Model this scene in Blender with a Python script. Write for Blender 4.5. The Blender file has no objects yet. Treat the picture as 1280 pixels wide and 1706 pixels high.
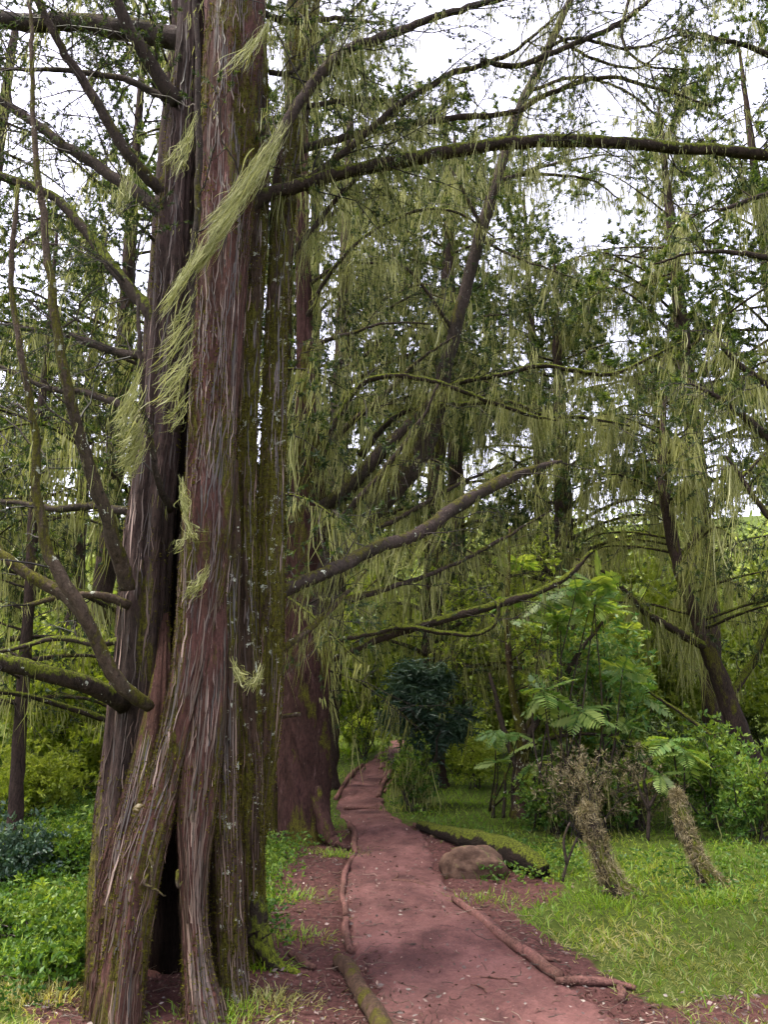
import bpy, math
import numpy as np
from mathutils import Vector

R = np.random.default_rng(7)
C = bpy.context.scene.collection
sc = bpy.context.scene
PI = math.pi

# ------------------------------------------------------------------ camera
FPX = 1281.0
PITCH = math.radians(12.5)
EYE = np.array([0.0, 0.0, 1.55])
cam_d = bpy.data.cameras.new('camera')
cam = bpy.data.objects.new('camera', cam_d)
C.objects.link(cam)
cam.location = EYE
cam.rotation_euler = (PI / 2 + PITCH, 0, 0)
cam_d.sensor_fit = 'VERTICAL'
cam_d.sensor_height = 36.0
cam_d.lens = FPX / 1706 * 36.0
cam_d.clip_start = 0.05
cam_d.clip_end = 500
sc.camera = cam

# ------------------------------------------------------------------ sky, sun, exposure
SUN_EL, SUN_AZ = math.radians(58), math.radians(-35)     # bright overcast, light from high front left
w = bpy.data.worlds.new('World')
sc.world = w
w.use_nodes = True
nt = w.node_tree
nt.nodes.clear()
wo = nt.nodes.new('ShaderNodeOutputWorld')
bg = nt.nodes.new('ShaderNodeBackground')
sky = nt.nodes.new('ShaderNodeTexSky')
sky.sky_type = 'NISHITA'
sky.sun_disc = False
sky.sun_elevation = SUN_EL
sky.sun_rotation = SUN_AZ
sky.air_density = 1.0
sky.dust_density = 3.0
sky.ozone_density = 1.0
hs = nt.nodes.new('ShaderNodeHueSaturation')
hs.inputs['Saturation'].default_value = 0.42
hs.inputs['Value'].default_value = 1.0
mul = nt.nodes.new('ShaderNodeMix'); mul.data_type = 'RGBA'; mul.blend_type = 'MULTIPLY'
mul.inputs[0].default_value = 1.0
mul.inputs[7].default_value = (1.05, 0.955, 1.05, 1)
bg.inputs['Strength'].default_value = 0.15
nt.links.new(sky.outputs[0], hs.inputs['Color'])
nt.links.new(hs.outputs[0], mul.inputs[6])
nt.links.new(mul.outputs[2], bg.inputs['Color'])
nt.links.new(bg.outputs[0], wo.inputs['Surface'])
sd = bpy.data.lights.new('sun', 'SUN')
sd.energy = 1.5
sd.angle = math.radians(14)
sd.color = (1.0, 0.95, 0.86)
sun = bpy.data.objects.new('sun', sd)
C.objects.link(sun)
sv = Vector((math.sin(SUN_AZ) * math.cos(SUN_EL), math.cos(SUN_AZ) * math.cos(SUN_EL), math.sin(SUN_EL)))
SUN_FROM = Vector((-0.34, -0.06, 0.92)).normalized()
sun.rotation_euler = SUN_FROM.to_track_quat('Z', 'Y').to_euler()
sky.sun_elevation = math.asin(SUN_FROM.z)
sky.sun_rotation = math.atan2(SUN_FROM.x, SUN_FROM.y)
sc.view_settings.view_transform = 'Standard'
sc.view_settings.look = 'None'
sc.view_settings.gamma = 1.0
sc.view_settings.use_curve_mapping = False
sc.view_settings.exposure = 2.35
cy = sc.cycles
cy.max_bounces = 6
cy.diffuse_bounces = 4
cy.glossy_bounces = 1
cy.transmission_bounces = 3
cy.transparent_max_bounces = 4
cy.use_denoising = True
cy.use_adaptive_sampling = True
cy.adaptive_threshold = 0.02

# ------------------------------------------------------------------ projection helpers
CP, SP = math.cos(PITCH), math.sin(PITCH)


def ray(px, py):
    v = (px - 640.0) / FPX
    u = (853.0 - py) / FPX
    return np.array([v, CP - u * SP, SP + u * CP])


def at(px, py, Y):
    d = ray(px, py)
    return EYE + d * (Y / d[1])


def m_per_px(Y, py):                      # metres covered by one photo pixel at distance Y
    return (Y / ray(640, py)[1]) / FPX


def project(P):
    q = P - EYE
    f = q[:, 1] * CP + q[:, 2] * SP
    u = -q[:, 1] * SP + q[:, 2] * CP
    f = np.where(f < 0.05, 0.05, f)
    return 640 + FPX * q[:, 0] / f, 853 - FPX * u / f


def sstep(a, b, x):
    t = np.clip((x - a) / (b - a), 0, 1)
    return t * t * (3 - 2 * t)


def H(x, y):                               # terrain height
    x = np.asarray(x, float); y = np.asarray(y, float)
    h = 0.03 * np.sin(x * 1.3 + 0.5) * np.sin(y * 0.9) + 0.016 * np.sin(x * 3.1 + y * 2.3) + 0.01 * np.sin(y * 5.3 - x * 4.1)
    h = h + 0.10 * sstep(1.6, 4.0, x) * sstep(2, 6, y)
    h = h - 0.25 * sstep(-2.2, -5.5, x)
    h = h + 0.055 * np.maximum(y - 13, 0) ** 1.15 * sstep(13, 24, y)
    h = h + 0.30 * sstep(30, 62, y) * (y - 30) * 0.55
    h = h + 0.07 * np.maximum(np.abs(x) - 16, 0)
    return h


def G(px, py):
    d = ray(px, py)
    t = 1.0
    while t < 120:
        p = EYE + d * t
        if p[2] <= float(H(p[0], p[1])):
            lo, hi = t - 0.05, t
            for _ in range(12):
                mid = (lo + hi) / 2
                p = EYE + d * mid
                if p[2] <= float(H(p[0], p[1])): hi = mid
                else: lo = mid
            return EYE + d * hi
        t += 0.05
    return EYE + d * t


# clear openings of sky between the crowns: (px, py, rx, ry, strength)
GAPS = [(1035, 175, 75, 60, .9), (1075, 90, 60, 50, .75), (985, 370, 60, 60, .95), (930, 330, 60, 45, .7), (1110, 330, 60, 90, .6),
        (1025, 545, 28, 50, .97), (1040, 640, 30, 26, .8), (800, 775, 55, 45, .85), (870, 735, 45, 30, .6),
        (110, 190, 40, 45, .8), (40, 90, 30, 30, .6), (105, 275, 40, 30, .8), (15, 245, 20, 45, .7), (250, 190, 25, 40, .6),
        (480, 105, 30, 40, .8), (465, 180, 18, 35, .8), (590, 45, 40, 22, .5), (700, 85, 60, 35, .6),
        (660, 110, 50, 40, .5), (900, 95, 40, 40, .5), (1150, 620, 25, 25, .7), (1085, 700, 40, 30, .7), (1200, 720, 60, 30, .6),
        (880, 440, 30, 30, .4), (1240, 470, 30, 60, .4), (1190, 330, 40, 80, .5), (1060, 440, 40, 50, .55), (150, 330, 30, 40, .5),
        (850, 60, 40, 40, .45), (1180, 800, 30, 40, .5), (960, 840, 60, 40, .35), (40, 420, 40, 30, .4), (220, 120, 20, 40, .5),
        (1010, 280, 100, 200, .45), (60, 120, 90, 160, .3), (1230, 250, 60, 160, .3)]


def q_behind(P):
    return P[:, 1] < .3


# thinner places low in the crowns where the sunlit hillside glows through
THIN = [(1050, 890, 120, 80, .75), (940, 880, 60, 50, .7), (1100, 1000, 60, 80, .65), (600, 1170, 50, 70, .8), (640, 1010, 60, 50, .4), (880, 960, 60, 60, .5), (800, 1150, 70, 60, .5),
        (90, 880, 60, 40, .4), (60, 1220, 90, 60, .6), (680, 900, 50, 40, .4), (1180, 880, 50, 40, .35), (508, 1130, 45, 260, .85), (560, 1180, 40, 90, .6), (700, 1180, 90, 70, .8), (1000, 1080, 100, 110, .7)]


def keep(P, k=1.0, thin=True):
    px, py = project(P)
    pr = np.zeros(len(P))
    wob = 14 * np.sin(px * 0.11 + py * 0.07) + 9 * np.sin(px * 0.23 - py * 0.19)
    for cx, cy_, rx, ry, s in GAPS + (THIN if thin else []):
        d = ((px + wob - cx) / rx) ** 2 + ((py + wob - cy_) / ry) ** 2
        pr = np.maximum(pr, s * .84 * sstep(1.3, 0.55, d))
    out = (px < -220) | (px > 1500) | (py < -200) | (q_behind(P))
    pr = np.where(out, .92, pr)                # crowns thin out well outside the frame
    return R.random(len(P)) > pr * k


# ------------------------------------------------------------------ noise
_T = R.random((256, 256))


def vn(u, v):                              # periodic value noise
    iu = np.floor(u).astype(int); iv = np.floor(v).astype(int)
    fu = u - iu; fv = v - iv
    fu = fu * fu * (3 - 2 * fu); fv = fv * fv * (3 - 2 * fv)
    a = _T[iu % 256, iv % 256]; b = _T[(iu + 1) % 256, iv % 256]
    c = _T[iu % 256, (iv + 1) % 256]; d = _T[(iu + 1) % 256, (iv + 1) % 256]
    return (a * (1 - fu) + b * fu) * (1 - fv) + (c * (1 - fu) + d * fu) * fv


def unit(v):
    return v / (np.linalg.norm(v, axis=-1, keepdims=True) + 1e-9)


def rdir(n):
    return unit(R.normal(size=(n, 3)))


# ------------------------------------------------------------------ mesh building
class MB:
    def __init__(s):
        s.v = []; s.f = []; s.a = []; s.n = 0

    def add(s, V, F, A=None):
        V = np.asarray(V, float).reshape(-1, 3)
        if len(V) == 0: return
        s.v.append(V); s.f.append(np.asarray(F).reshape(-1, 3) + s.n)
        s.a.append(np.full(len(V), 0.5) if A is None else np.asarray(A, float).reshape(-1))
        s.n += len(V)

    def mesh(s, name, mat, smooth=True):
        V = np.concatenate(s.v); F = np.concatenate(s.f).astype(np.int32); A = np.concatenate(s.a)
        me = bpy.data.meshes.new(name)
        me.vertices.add(len(V)); me.vertices.foreach_set('co', V.astype(np.float32).ravel())
        me.loops.add(F.size); me.loops.foreach_set('vertex_index', F.ravel())
        me.polygons.add(len(F)); me.polygons.foreach_set('loop_start', np.arange(0, F.size, 3, dtype=np.int32))
        me.polygons.foreach_set('use_smooth', np.full(len(F), smooth))
        me.update(calc_edges=True)
        at_ = me.attributes.new('v', 'FLOAT', 'POINT'); at_.data.foreach_set('value', A.astype(np.float32))
        me.materials.append(mat)
        return me

    def build(s, name, mat, parent=None, kind=None, smooth=True, label=None):
        if s.n == 0: return None
        o = bpy.data.objects.new(name, s.mesh(name, mat, smooth))
        C.objects.link(o)
        if parent is not None:
            o.parent = parent
            o.matrix_parent_inverse.identity()
            o.location = tuple(-np.array(parent.location))      # mesh data are in world space
        if kind: o['kind'] = kind
        if label: o['label'] = label
        return o


def tag(o, label, cat, group=None):
    o['label'] = label; o['category'] = cat
    if group: o['group'] = group
    return o


def thing(name, loc, label, cat, group=None):
    o = bpy.data.objects.new(name, None); C.objects.link(o)
    o.location = tuple(float(q) for q in loc); o.empty_display_size = 0.2
    return tag(o, label, cat, group)


def cmr(P, n):                             # Catmull-Rom resample of rows (any number of columns)
    P = np.asarray(P, float)
    Q = np.vstack([2 * P[0] - P[1], P, 2 * P[-1] - P[-2]])
    k = len(P) - 1
    t = np.linspace(0, k, n); i = np.minimum(t.astype(int), k - 1); f = (t - i)[:, None]
    a, b, c, d = Q[i], Q[i + 1], Q[i + 2], Q[i + 3]
    return 0.5 * (2 * b + (c - a) * f + (2 * a - 5 * b + 4 * c - d) * f ** 2 + (3 * b - a - 3 * c + d) * f ** 3)


def grid_faces(nr, nc, wrap):
    i = np.arange(nr - 1)[:, None]; j = np.arange(nc if wrap else nc - 1)[None, :]
    j2 = (j + 1) % nc
    a = i * nc + j; b = i * nc + j2; c = (i + 1) * nc + j2; d = (i + 1) * nc + j
    return np.stack([a, b, c, a, c, d], -1).reshape(-1, 3)


def frames(P):
    T = unit(np.gradient(P, axis=0))
    N = np.zeros_like(P)
    r = np.array([0, -1.0, 0]) if abs(T[0][1]) < 0.8 else np.array([1.0, 0, 0])
    for i in range(len(P)):
        r = r - T[i] * np.dot(r, T[i]); r = r / np.linalg.norm(r); N[i] = r
    return T, N, np.cross(T, N)


def tube(mb, P, rad, n=10, rough=0.0, cap=True, A=None, seed=0.0, ridges=0.0, knots=0.0):
    """P polyline (already resampled), rad per point"""
    T, N, B = frames(P)
    th = np.linspace(0, 2 * PI, n, endpoint=False)
    L = np.concatenate([[0], np.cumsum(np.linalg.norm(np.diff(P, axis=0), axis=1))])
    S, TH = np.meshgrid(L, th, indexing='ij')
    rr = np.repeat(np.asarray(rad, float)[:, None], n, 1)
    mod = np.ones_like(rr)
    if rough:
        cx, sx = np.cos(TH), np.sin(TH)
        mod += rough * (vn(cx * 1.3 + 20 + seed, S * 5 + sx * 1.3 + seed) - .5) * 2
        mod += rough * .5 * (vn(cx * 3 + 60 + seed, S * 17 + sx * 3) - .5) * 2
    if knots:
        kn = vn(np.full_like(TH, 3.3 + seed) + np.cos(TH), S * 2.1 + seed)
        mod += knots * np.maximum(kn - .72, 0) * 3
    rr = rr * mod
    V = P[:, None, :] + rr[..., None] * (np.cos(TH)[..., None] * N[:, None, :] + np.sin(TH)[..., None] * B[:, None, :])
    V = V.reshape(-1, 3); F = grid_faces(len(P), n, True)
    if cap:
        m = len(V)
        V = np.vstack([V, P[0], P[-1]])
        j = np.arange(n); j2 = (j + 1) % n; o = (len(P) - 1) * n
        F = np.vstack([F, np.stack([j2, j, np.full(n, m)], 1), np.stack([o + j, o + j2, np.full(n, m + 1)], 1)])
    a = np.full(len(V), 0.5 if A is None else A)
    mb.add(V, F, a)


def batch_tubes(mb, PL, r0, r1, n=4, A=None):
    """PL (m,k,3) polylines, many thin twigs at once"""
    m, k, _ = PL.shape
    if m == 0: return
    T = unit(np.gradient(PL, axis=1))
    ref = np.where(np.abs(T[..., 2:3]) > .9, np.array([1., 0, 0]), np.array([0, 0, 1.]))
    N = unit(np.cross(T, ref)); B = np.cross(T, N)
    th = np.linspace(0, 2 * PI, n, endpoint=False)
    s = np.linspace(0, 1, k)[None, :]
    rr = np.asarray(r0)[:, None] * (1 - s) + np.asarray(r1)[:, None] * s
    V = PL[:, :, None, :] + rr[:, :, None, None] * (np.cos(th)[None, None, :, None] * N[:, :, None, :] + np.sin(th)[None, None, :, None] * B[:, :, None, :])
    F = grid_faces(k, n, True)[None] + (np.arange(m) * k * n)[:, None, None]
    mb.add(V.reshape(-1, 3), F.reshape(-1, 3), np.repeat(R.random(m) if A is None else A, k * n))


def grow(P0, D, L, k=5, droop=0.0, wig=0.12):
    """curved twig polylines from base points"""
    m = len(P0)
    s = np.linspace(0, 1, k)
    D = unit(D)
    side = unit(np.cross(D, rdir(m)))
    L = np.asarray(L)[:, None, None]
    c = (R.random((m, 1, 1)) - .5) * 2 * wig * 2
    P = P0[:, None, :] + D[:, None, :] * L * s[None, :, None] + side[:, None, :] * L * c * (s ** 2)[None, :, None]
    P = P + R.normal(size=P.shape) * (wig * .22 * L) * (s > 0)[None, :, None]
    P[..., 2] -= (np.asarray(droop).reshape(-1, 1) * L[..., 0]) * (s ** 2)[None, :]
    return P


def sample_pl(PL, n_each, lo=0.15, hi=1.0):
    m, k, _ = PL.shape
    idx = np.repeat(np.arange(m), n_each)
    t = lo + (hi - lo) * R.random(len(idx))
    u = t * (k - 1); i = np.minimum(u.astype(int), k - 2); f = (u - i)[:, None]
    P = PL[idx, i] * (1 - f) + PL[idx, i + 1] * f
    T = unit(PL[idx, i + 1] - PL[idx, i])
    return P, T, t


def leaves(mb, P, D, L, W, fold=False, A=None):
    m = len(P)
    if m == 0: return
    D = unit(D); S = unit(np.cross(D, rdir(m)))
    L = np.broadcast_to(L, (m,))[:, None]; W = np.broadcast_to(W, (m,))[:, None]
    A = R.random(m) if A is None else A
    if not fold:
        V = np.stack([P - S * W * .5, P + S * W * .5, P + D * L], 1)
        F = np.arange(m * 3).reshape(m, 3)
        mb.add(V, F, np.repeat(A, 3))
    else:
        U = np.cross(D, S)
        mid = P + D * L * .45 - U * W * .18
        V = np.stack([P, mid - S * W * .5, P + D * L, mid + S * W * .5], 1)
        b = (np.arange(m) * 4)[:, None]
        F = np.concatenate([b + [0, 1, 2], b + [0, 2, 3]], 1)
        mb.add(V, F, np.repeat(A, 4))


def tufts(mb, P, T, n, L, W, spread=.8, up=0.0, A=None):
    """n leaves round every point"""
    m = len(P)
    if m == 0: return
    idx = np.repeat(np.arange(m), n)
    D = T[idx] * (1 - spread) + rdir(len(idx)) * spread
    D[:, 2] += up
    Q = P[idx] + rdir(len(idx)) * (L * .35) * R.random((len(idx), 1))
    a = np.repeat(R.random(m) if A is None else A, n) * .7 + R.random(len(idx)) * .3
    leaves(mb, Q, D, L * (.5 + R.random(len(idx)) * .8), W * (.6 + R.random(len(idx)) * .8), A=a)


def strands(mb, P, L, W, k=4, drift=(0, 0, 0), wig=.085, A=None):
    """hanging ribbons; k segments"""
    m = len(P)
    if m == 0: return
    s = np.linspace(0, 1, k + 1)
    L = np.broadcast_to(L, (m,))
    dv = unit(np.array([0, 0, -1.0]) + np.asarray(drift, float) + R.normal(size=(m, 3)) * [.13, .13, .02] + np.stack([vn(P[:, 0] * 1.7 + 30, P[:, 2] * 1.3 + 70) - .55, np.zeros(m), np.zeros(m)], 1) * .55)
    pl = P[:, None, :] + dv[:, None, :] * (L[:, None] * s)[..., None]
    w1 = R.normal(size=(m, 1, 3)) * wig; ph = R.random((m, 1, 1)) * 6
    pl = pl + w1 * L[:, None, None] * np.sin(ph + s[None, :, None] * (3 + 3 * R.random((m, 1, 1)))) * s[None, :, None]
    an = R.random(m) * PI
    S = np.stack([np.cos(an), np.sin(an), np.zeros(m)], 1)
    wd = np.broadcast_to(W, (m,))[:, None] * (np.sin(PI * np.clip(s * .8 + .22, 0, 1)) ** .8 * .5 + .03)[None, :]
    a = R.random(m) if A is None else A
    V = np.stack([pl - S[:, None, :] * wd[..., None], pl + S[:, None, :] * wd[..., None]], 2)
    F = grid_faces(k + 1, 2, False)[None] + (np.arange(m) * (k + 1) * 2)[:, None, None]
    mb.add(V.reshape(-1, 3), F.reshape(-1, 3), np.repeat(a, (k + 1) * 2))


def beard(mb, P, n, L, W, drift=(0, 0, 0), spread=.03, k=4):
    """bundles of strands"""
    m = len(P)
    if m == 0: return
    idx = np.repeat(np.arange(m), n)
    cl = sstep(.30, .62, vn(P[:, 0] * 2.1 + 60, P[:, 2] * 1.6 + P[:, 1] * 1.7 + 40))      # bare gaps and thick curtains
    cl = np.maximum(cl, .12)
    LL = (L * (.25 + R.random(m) ** 2 * 1.9) * (.5 + .9 * cl))[idx] * (.3 + .7 * R.random(len(idx)))
    on_ = R.random(len(idx)) < (.3 + .9 * cl)[idx]
    idx = idx[on_]; LL = LL[on_]
    Q = P[idx] + R.normal(size=(len(idx), 3)) * [spread, spread, .012]
    W = W * .72
    a = R.random(m)[idx] * .7 + R.random(len(idx)) * .3
    strands(mb, Q, LL, W * (.5 + R.random(len(idx))), k=k, drift=drift, A=a)


# ------------------------------------------------------------------ materials
def newmat(name):
    m = bpy.data.materials.new(name); m.use_nodes = True
    n = m.node_tree; n.nodes.clear()
    o = n.nodes.new('ShaderNodeOutputMaterial')
    return m, n, o


def ramp(n, fac, stops):
    r = n.nodes.new('ShaderNodeValToRGB')
    while len(r.color_ramp.elements) > 1: r.color_ramp.elements.remove(r.color_ramp.elements[0])
    r.color_ramp.elements[0].position = stops[0][0]; r.color_ramp.elements[0].color = (*stops[0][1], 1)
    for p, c in stops[1:]:
        e = r.color_ramp.elements.new(p); e.color = (*c, 1)
    n.links.new(fac, r.inputs[0])
    return r.outputs[0]


def noise(n, scale, vec=None, detail=4, rough=.6, dist=0.0):
    t = n.nodes.new('ShaderNodeTexNoise'); t.inputs['Scale'].default_value = scale
    t.inputs['Detail'].default_value = detail; t.inputs['Roughness'].default_value = rough
    t.inputs['Distortion'].default_value = dist
    if vec is not None: n.links.new(vec, t.inputs['Vector'])
    return t.outputs[0]


def mix(n, f, a, b, blend='MIX'):
    m = n.nodes.new('ShaderNodeMix'); m.data_type = 'RGBA'; m.blend_type = blend
    for s, v in ((0, f), (6, a), (7, b)):
        if hasattr(v, 'is_output'): n.links.new(v, m.inputs[s])
        elif s == 0: m.inputs[0].default_value = v
        else: m.inputs[s].default_value = (*v, 1)
    return m.outputs[2]


def math_(n, op, a, b=0.0, clamp=False):
    m = n.nodes.new('ShaderNodeMath'); m.operation = op; m.use_clamp = clamp
    for s, v in ((0, a), (1, b)):
        if hasattr(v, 'is_output'): n.links.new(v, m.inputs[s])
        else: m.inputs[s].default_value = v
    return m.outputs[0]


def maprange(n, v, a, b, c=0., d=1.):
    m = n.nodes.new('ShaderNodeMapRange'); m.interpolation_type = 'SMOOTHSTEP'
    n.links.new(v, m.inputs[0])
    for i, q in enumerate((a, b, c, d)): m.inputs[1 + i].default_value = q
    return m.outputs[0]


def coords(n, scale=(1, 1, 1)):
    t = n.nodes.new('ShaderNodeTexCoord'); m = n.nodes.new('ShaderNodeMapping')
    m.inputs['Scale'].default_value = scale
    n.links.new(t.outputs['Object'], m.inputs['Vector'])
    return m.outputs[0]


def attr(n, name='v'):
    a = n.nodes.new('ShaderNodeAttribute'); a.attribute_name = name
    return a.outputs['Fac']


def surface(n, o, col, rough=.85, bump=None, bstr=.5, bdist=.02, spec=.06):
    b = n.nodes.new('ShaderNodeBsdfPrincipled')
    if hasattr(col, 'is_output'): n.links.new(col, b.inputs['Base Color'])
    else: b.inputs['Base Color'].default_value = (*col, 1)
    b.inputs['Roughness'].default_value = rough
    b.inputs['Specular IOR Level'].default_value = spec
    if bump is not None:
        k = n.nodes.new('ShaderNodeBump'); k.inputs['Strength'].default_value = bstr; k.inputs['Distance'].default_value = bdist
        n.links.new(bump, k.inputs['Height']); n.links.new(k.outputs[0], b.inputs['Normal'])
    n.links.new(b.outputs[0], o.inputs['Surface'])


def leafmat(name, stops, trans=.4, gloss=.08, rough=.45, tint=(1.5, 1.35, .45)):
    m, n, o = newmat(name)
    c = ramp(n, attr(n), stops)
    d = n.nodes.new('ShaderNodeBsdfDiffuse'); n.links.new(c, d.inputs[0])
    t = n.nodes.new('ShaderNodeBsdfTranslucent')
    n.links.new(mix(n, 1.0, c, tint, 'MULTIPLY'), t.inputs[0])
    x = n.nodes.new('ShaderNodeMixShader'); x.inputs[0].default_value = trans
    n.links.new(d.outputs[0], x.inputs[1]); n.links.new(t.outputs[0], x.inputs[2])
    g = n.nodes.new('ShaderNodeBsdfGlossy'); g.inputs['Roughness'].default_value = rough
    g.inputs[0].default_value = (.9, .95, .85, 1)
    y = n.nodes.new('ShaderNodeMixShader'); y.inputs[0].default_value = gloss
    n.links.new(x.outputs[0], y.inputs[1]); n.links.new(g.outputs[0], y.inputs[2])
    n.links.new(y.outputs[0], o.inputs['Surface'])
    return m


def barkmat(name, dark, mid, pale, moss=.5, grain=(34, 34, 4.2), mosscol=((.034, .035, .006), (.135, .13, .018)), lichen=.0, topmoss=0.0):
    m, n, o = newmat(name)
    co = coords(n, grain)
    f1 = noise(n, 1.0, co, 6, .7, .8)
    f2 = noise(n, 3.2, co, 5, .7, .5)
    fib = math_(n, 'ADD', math_(n, 'MULTIPLY', f1, .6), math_(n, 'MULTIPLY', f2, .4))
    c = ramp(n, fib, [(.34, dark), (.47, mid), (.56, mid), (.68, pale)])
    flk = noise(n, 1.0, coords(n, (48, 48, 20)), 5, .75)
    c = mix(n, .8, c, ramp(n, flk, [(.32, (.35, .35, .35)), (.5, (.95, .95, .95)), (.7, (1.5, 1.4, 1.35))]), 'MULTIPLY')
    big = noise(n, 2.6, coords(n, (1, 1, .5)), 4, .6)
    c = mix(n, maprange(n, big, .35, .65), c, mix(n, 1.0, c, (.62, .68, .62), 'MULTIPLY'))
    m1 = noise(n, 3.4, coords(n, (1.6, 1.6, .55)), 7, .72)
    fac = math_(n, 'ADD', m1, math_(n, 'MULTIPLY', math_(n, 'SUBTRACT', attr(n), .5), .42))
    if topmoss:
        g = n.nodes.new('ShaderNodeNewGeometry'); s = n.nodes.new('ShaderNodeSeparateXYZ')
        n.links.new(g.outputs['Normal'], s.inputs[0])
        fac = math_(n, 'ADD', fac, math_(n, 'MULTIPLY', s.outputs[2], topmoss))
    mk = math_(n, 'MULTIPLY', maprange(n, fac, .60 - moss * .2, .68 - moss * .2), maprange(n, noise(n, 42, coords(n, (1.5, 1.5, .5)), 5, .8), .36, .56))
    mc = ramp(n, noise(n, 90, coords(n), 4, .7), [(.3, mosscol[0]), (.7, mosscol[1])])
    c = mix(n, mk, c, mc)
    h = math_(n, 'ADD', fib, math_(n, 'MULTIPLY', math_(n, 'MULTIPLY', noise(n, 150, coords(n), 3, .7), mk), .5))
    if lichen:
        ln = noise(n, 14, coords(n), 5, .75)
        lk = maprange(n, ln, .66 - lichen * .1, .69 - lichen * .1)
        c = mix(n, lk, c, (.42, .45, .33))
    surface(n, o, c, .95, h, .9, .03, .0 if moss < -1 else .08)
    return m


M = {}
M['bark_red'] = barkmat('red_cedar_bark', (.014, .007, .005), (.080, .040, .031), (.29, .175, .15), .50)
M['bark_moss'] = barkmat('mossy_cedar_bark', (.013, .009, .006), (.065, .042, .028), (.20, .14, .10), .72, lichen=.6)
M['bark_red2'] = barkmat('ribbed_cedar_bark', (.010, .005, .005), (.055, .028, .023), (.19, .115, .10), .36, grain=(16, 16, 2.2))
M['bark_dark'] = barkmat('dark_cedar_bark', (.012, .009, .008), (.05, .034, .028), (.13, .09, .075), .25)
M['bark_hollow'] = barkmat('shade_dark_hollow_wood', (.006, .004, .004), (.016, .011, .009), (.03, .021, .018), -1.5)  # near-black colour paints in the deep shade of the hollow, no charring
M['limb'] = barkmat('limb_bark', (.014, .011, .009), (.05, .038, .03), (.14, .11, .085), .28, grain=(24, 24, 24), lichen=.2, topmoss=.12)
M['limb_pale'] = barkmat('lichened_limb_bark', (.02, .015, .010), (.075, .055, .038), (.20, .17, .12), .6, grain=(24, 24, 24), lichen=.35, topmoss=.12)
M['limb_moss'] = barkmat('mossy_limb_bark', (.012, .010, .007), (.04, .03, .022), (.12, .09, .07), .55, grain=(24, 24, 24), lichen=.2, topmoss=.22,
                         mosscol=((.05, .07, .006), (.17, .20, .02)))
M['twig'] = leafmat('twig_bark', [(0, (.012, .010, .009)), (1, (.05, .04, .03))], 0.0, .02)
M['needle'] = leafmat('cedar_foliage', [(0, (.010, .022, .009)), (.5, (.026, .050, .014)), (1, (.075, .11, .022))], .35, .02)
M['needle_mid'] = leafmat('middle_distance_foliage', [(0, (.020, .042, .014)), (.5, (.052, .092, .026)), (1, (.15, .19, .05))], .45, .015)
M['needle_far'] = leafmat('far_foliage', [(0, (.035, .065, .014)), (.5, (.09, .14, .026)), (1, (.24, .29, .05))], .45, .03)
M['usnea'] = leafmat('beard_lichen', [(0, (.06, .070, .012)), (.4, (.19, .205, .052)), (.75, (.36, .37, .13)), (1, (.50, .50, .26))], .55, .02, tint=(1.05, 1.05, .7))
M['moss'] = leafmat('moss_tuft', [(0, (.018, .018, .004)), (.6, (.075, .070, .011)), (1, (.17, .165, .022))], .3, .0)
M['grass'] = leafmat('grass_blade', [(0, (.045, .11, .008)), (.5, (.12, .23, .016)), (.8, (.23, .31, .035)), (1, (.38, .34, .11))], .45, .02)
M['grass_dry'] = leafmat('dry_grass_blade', [(0, (.10, .12, .03)), (.5, (.22, .24, .075)), (1, (.46, .40, .20))], .4, .02)
M['herb'] = leafmat('herb_leaf', [(0, (.018, .052, .009)), (.5, (.055, .12, .018)), (1, (.19, .27, .04))], .4, .015)
M['pinnate'] = leafmat('compound_leaf', [(0, (.04, .14, .03)), (.5, (.10, .19, .04)), (1, (.29, .36, .10))], .5, .03)
M['bluegreen'] = leafmat('blue_green_leaf', [(0, (.010, .028, .015)), (.5, (.024, .058, .032)), (1, (.07, .12, .06))], .25, .04)
M['yellowleaf'] = leafmat('yellow_green_leaf', [(0, (.06, .11, .012)), (.6, (.22, .28, .03)), (1, (.42, .47, .10))], .55, .015, tint=(1.25, 1.25, .6))
M['dry'] = leafmat('dry_vine', [(0, (.02, .016, .008)), (.6, (.18, .15, .075)), (1, (.46, .40, .23))], .2, .02)
M['litter'] = leafmat('dead_leaf', [(0, (.03, .017, .012)), (.8, (.10, .06, .045)), (1, (.28, .21, .17))], .1, .05)


def ground_mat():
    m, n, o = newmat('forest_floor')
    a = attr(n)
    soil = ramp(n, noise(n, 24, coords(n), 8, .75), [(.3, (.026, .012, .010)), (.55, (.075, .034, .028)), (.75, (.15, .080, .064))])
    grn = ramp(n, noise(n, 14, coords(n), 8, .75), [(.3, (.020, .030, .004)), (.6, (.060, .085, .012)), (.8, (.13, .13, .035))])
    f = math_(n, 'ADD', a, math_(n, 'MULTIPLY', math_(n, 'SUBTRACT', noise(n, 9, coords(n), 6, .7), .5), .9))
    c = mix(n, maprange(n, f, .4, .6), grn, soil)
    surface(n, o, c, .95, noise(n, 45, coords(n), 8, .75), .8, .02, .1)
    return m


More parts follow.
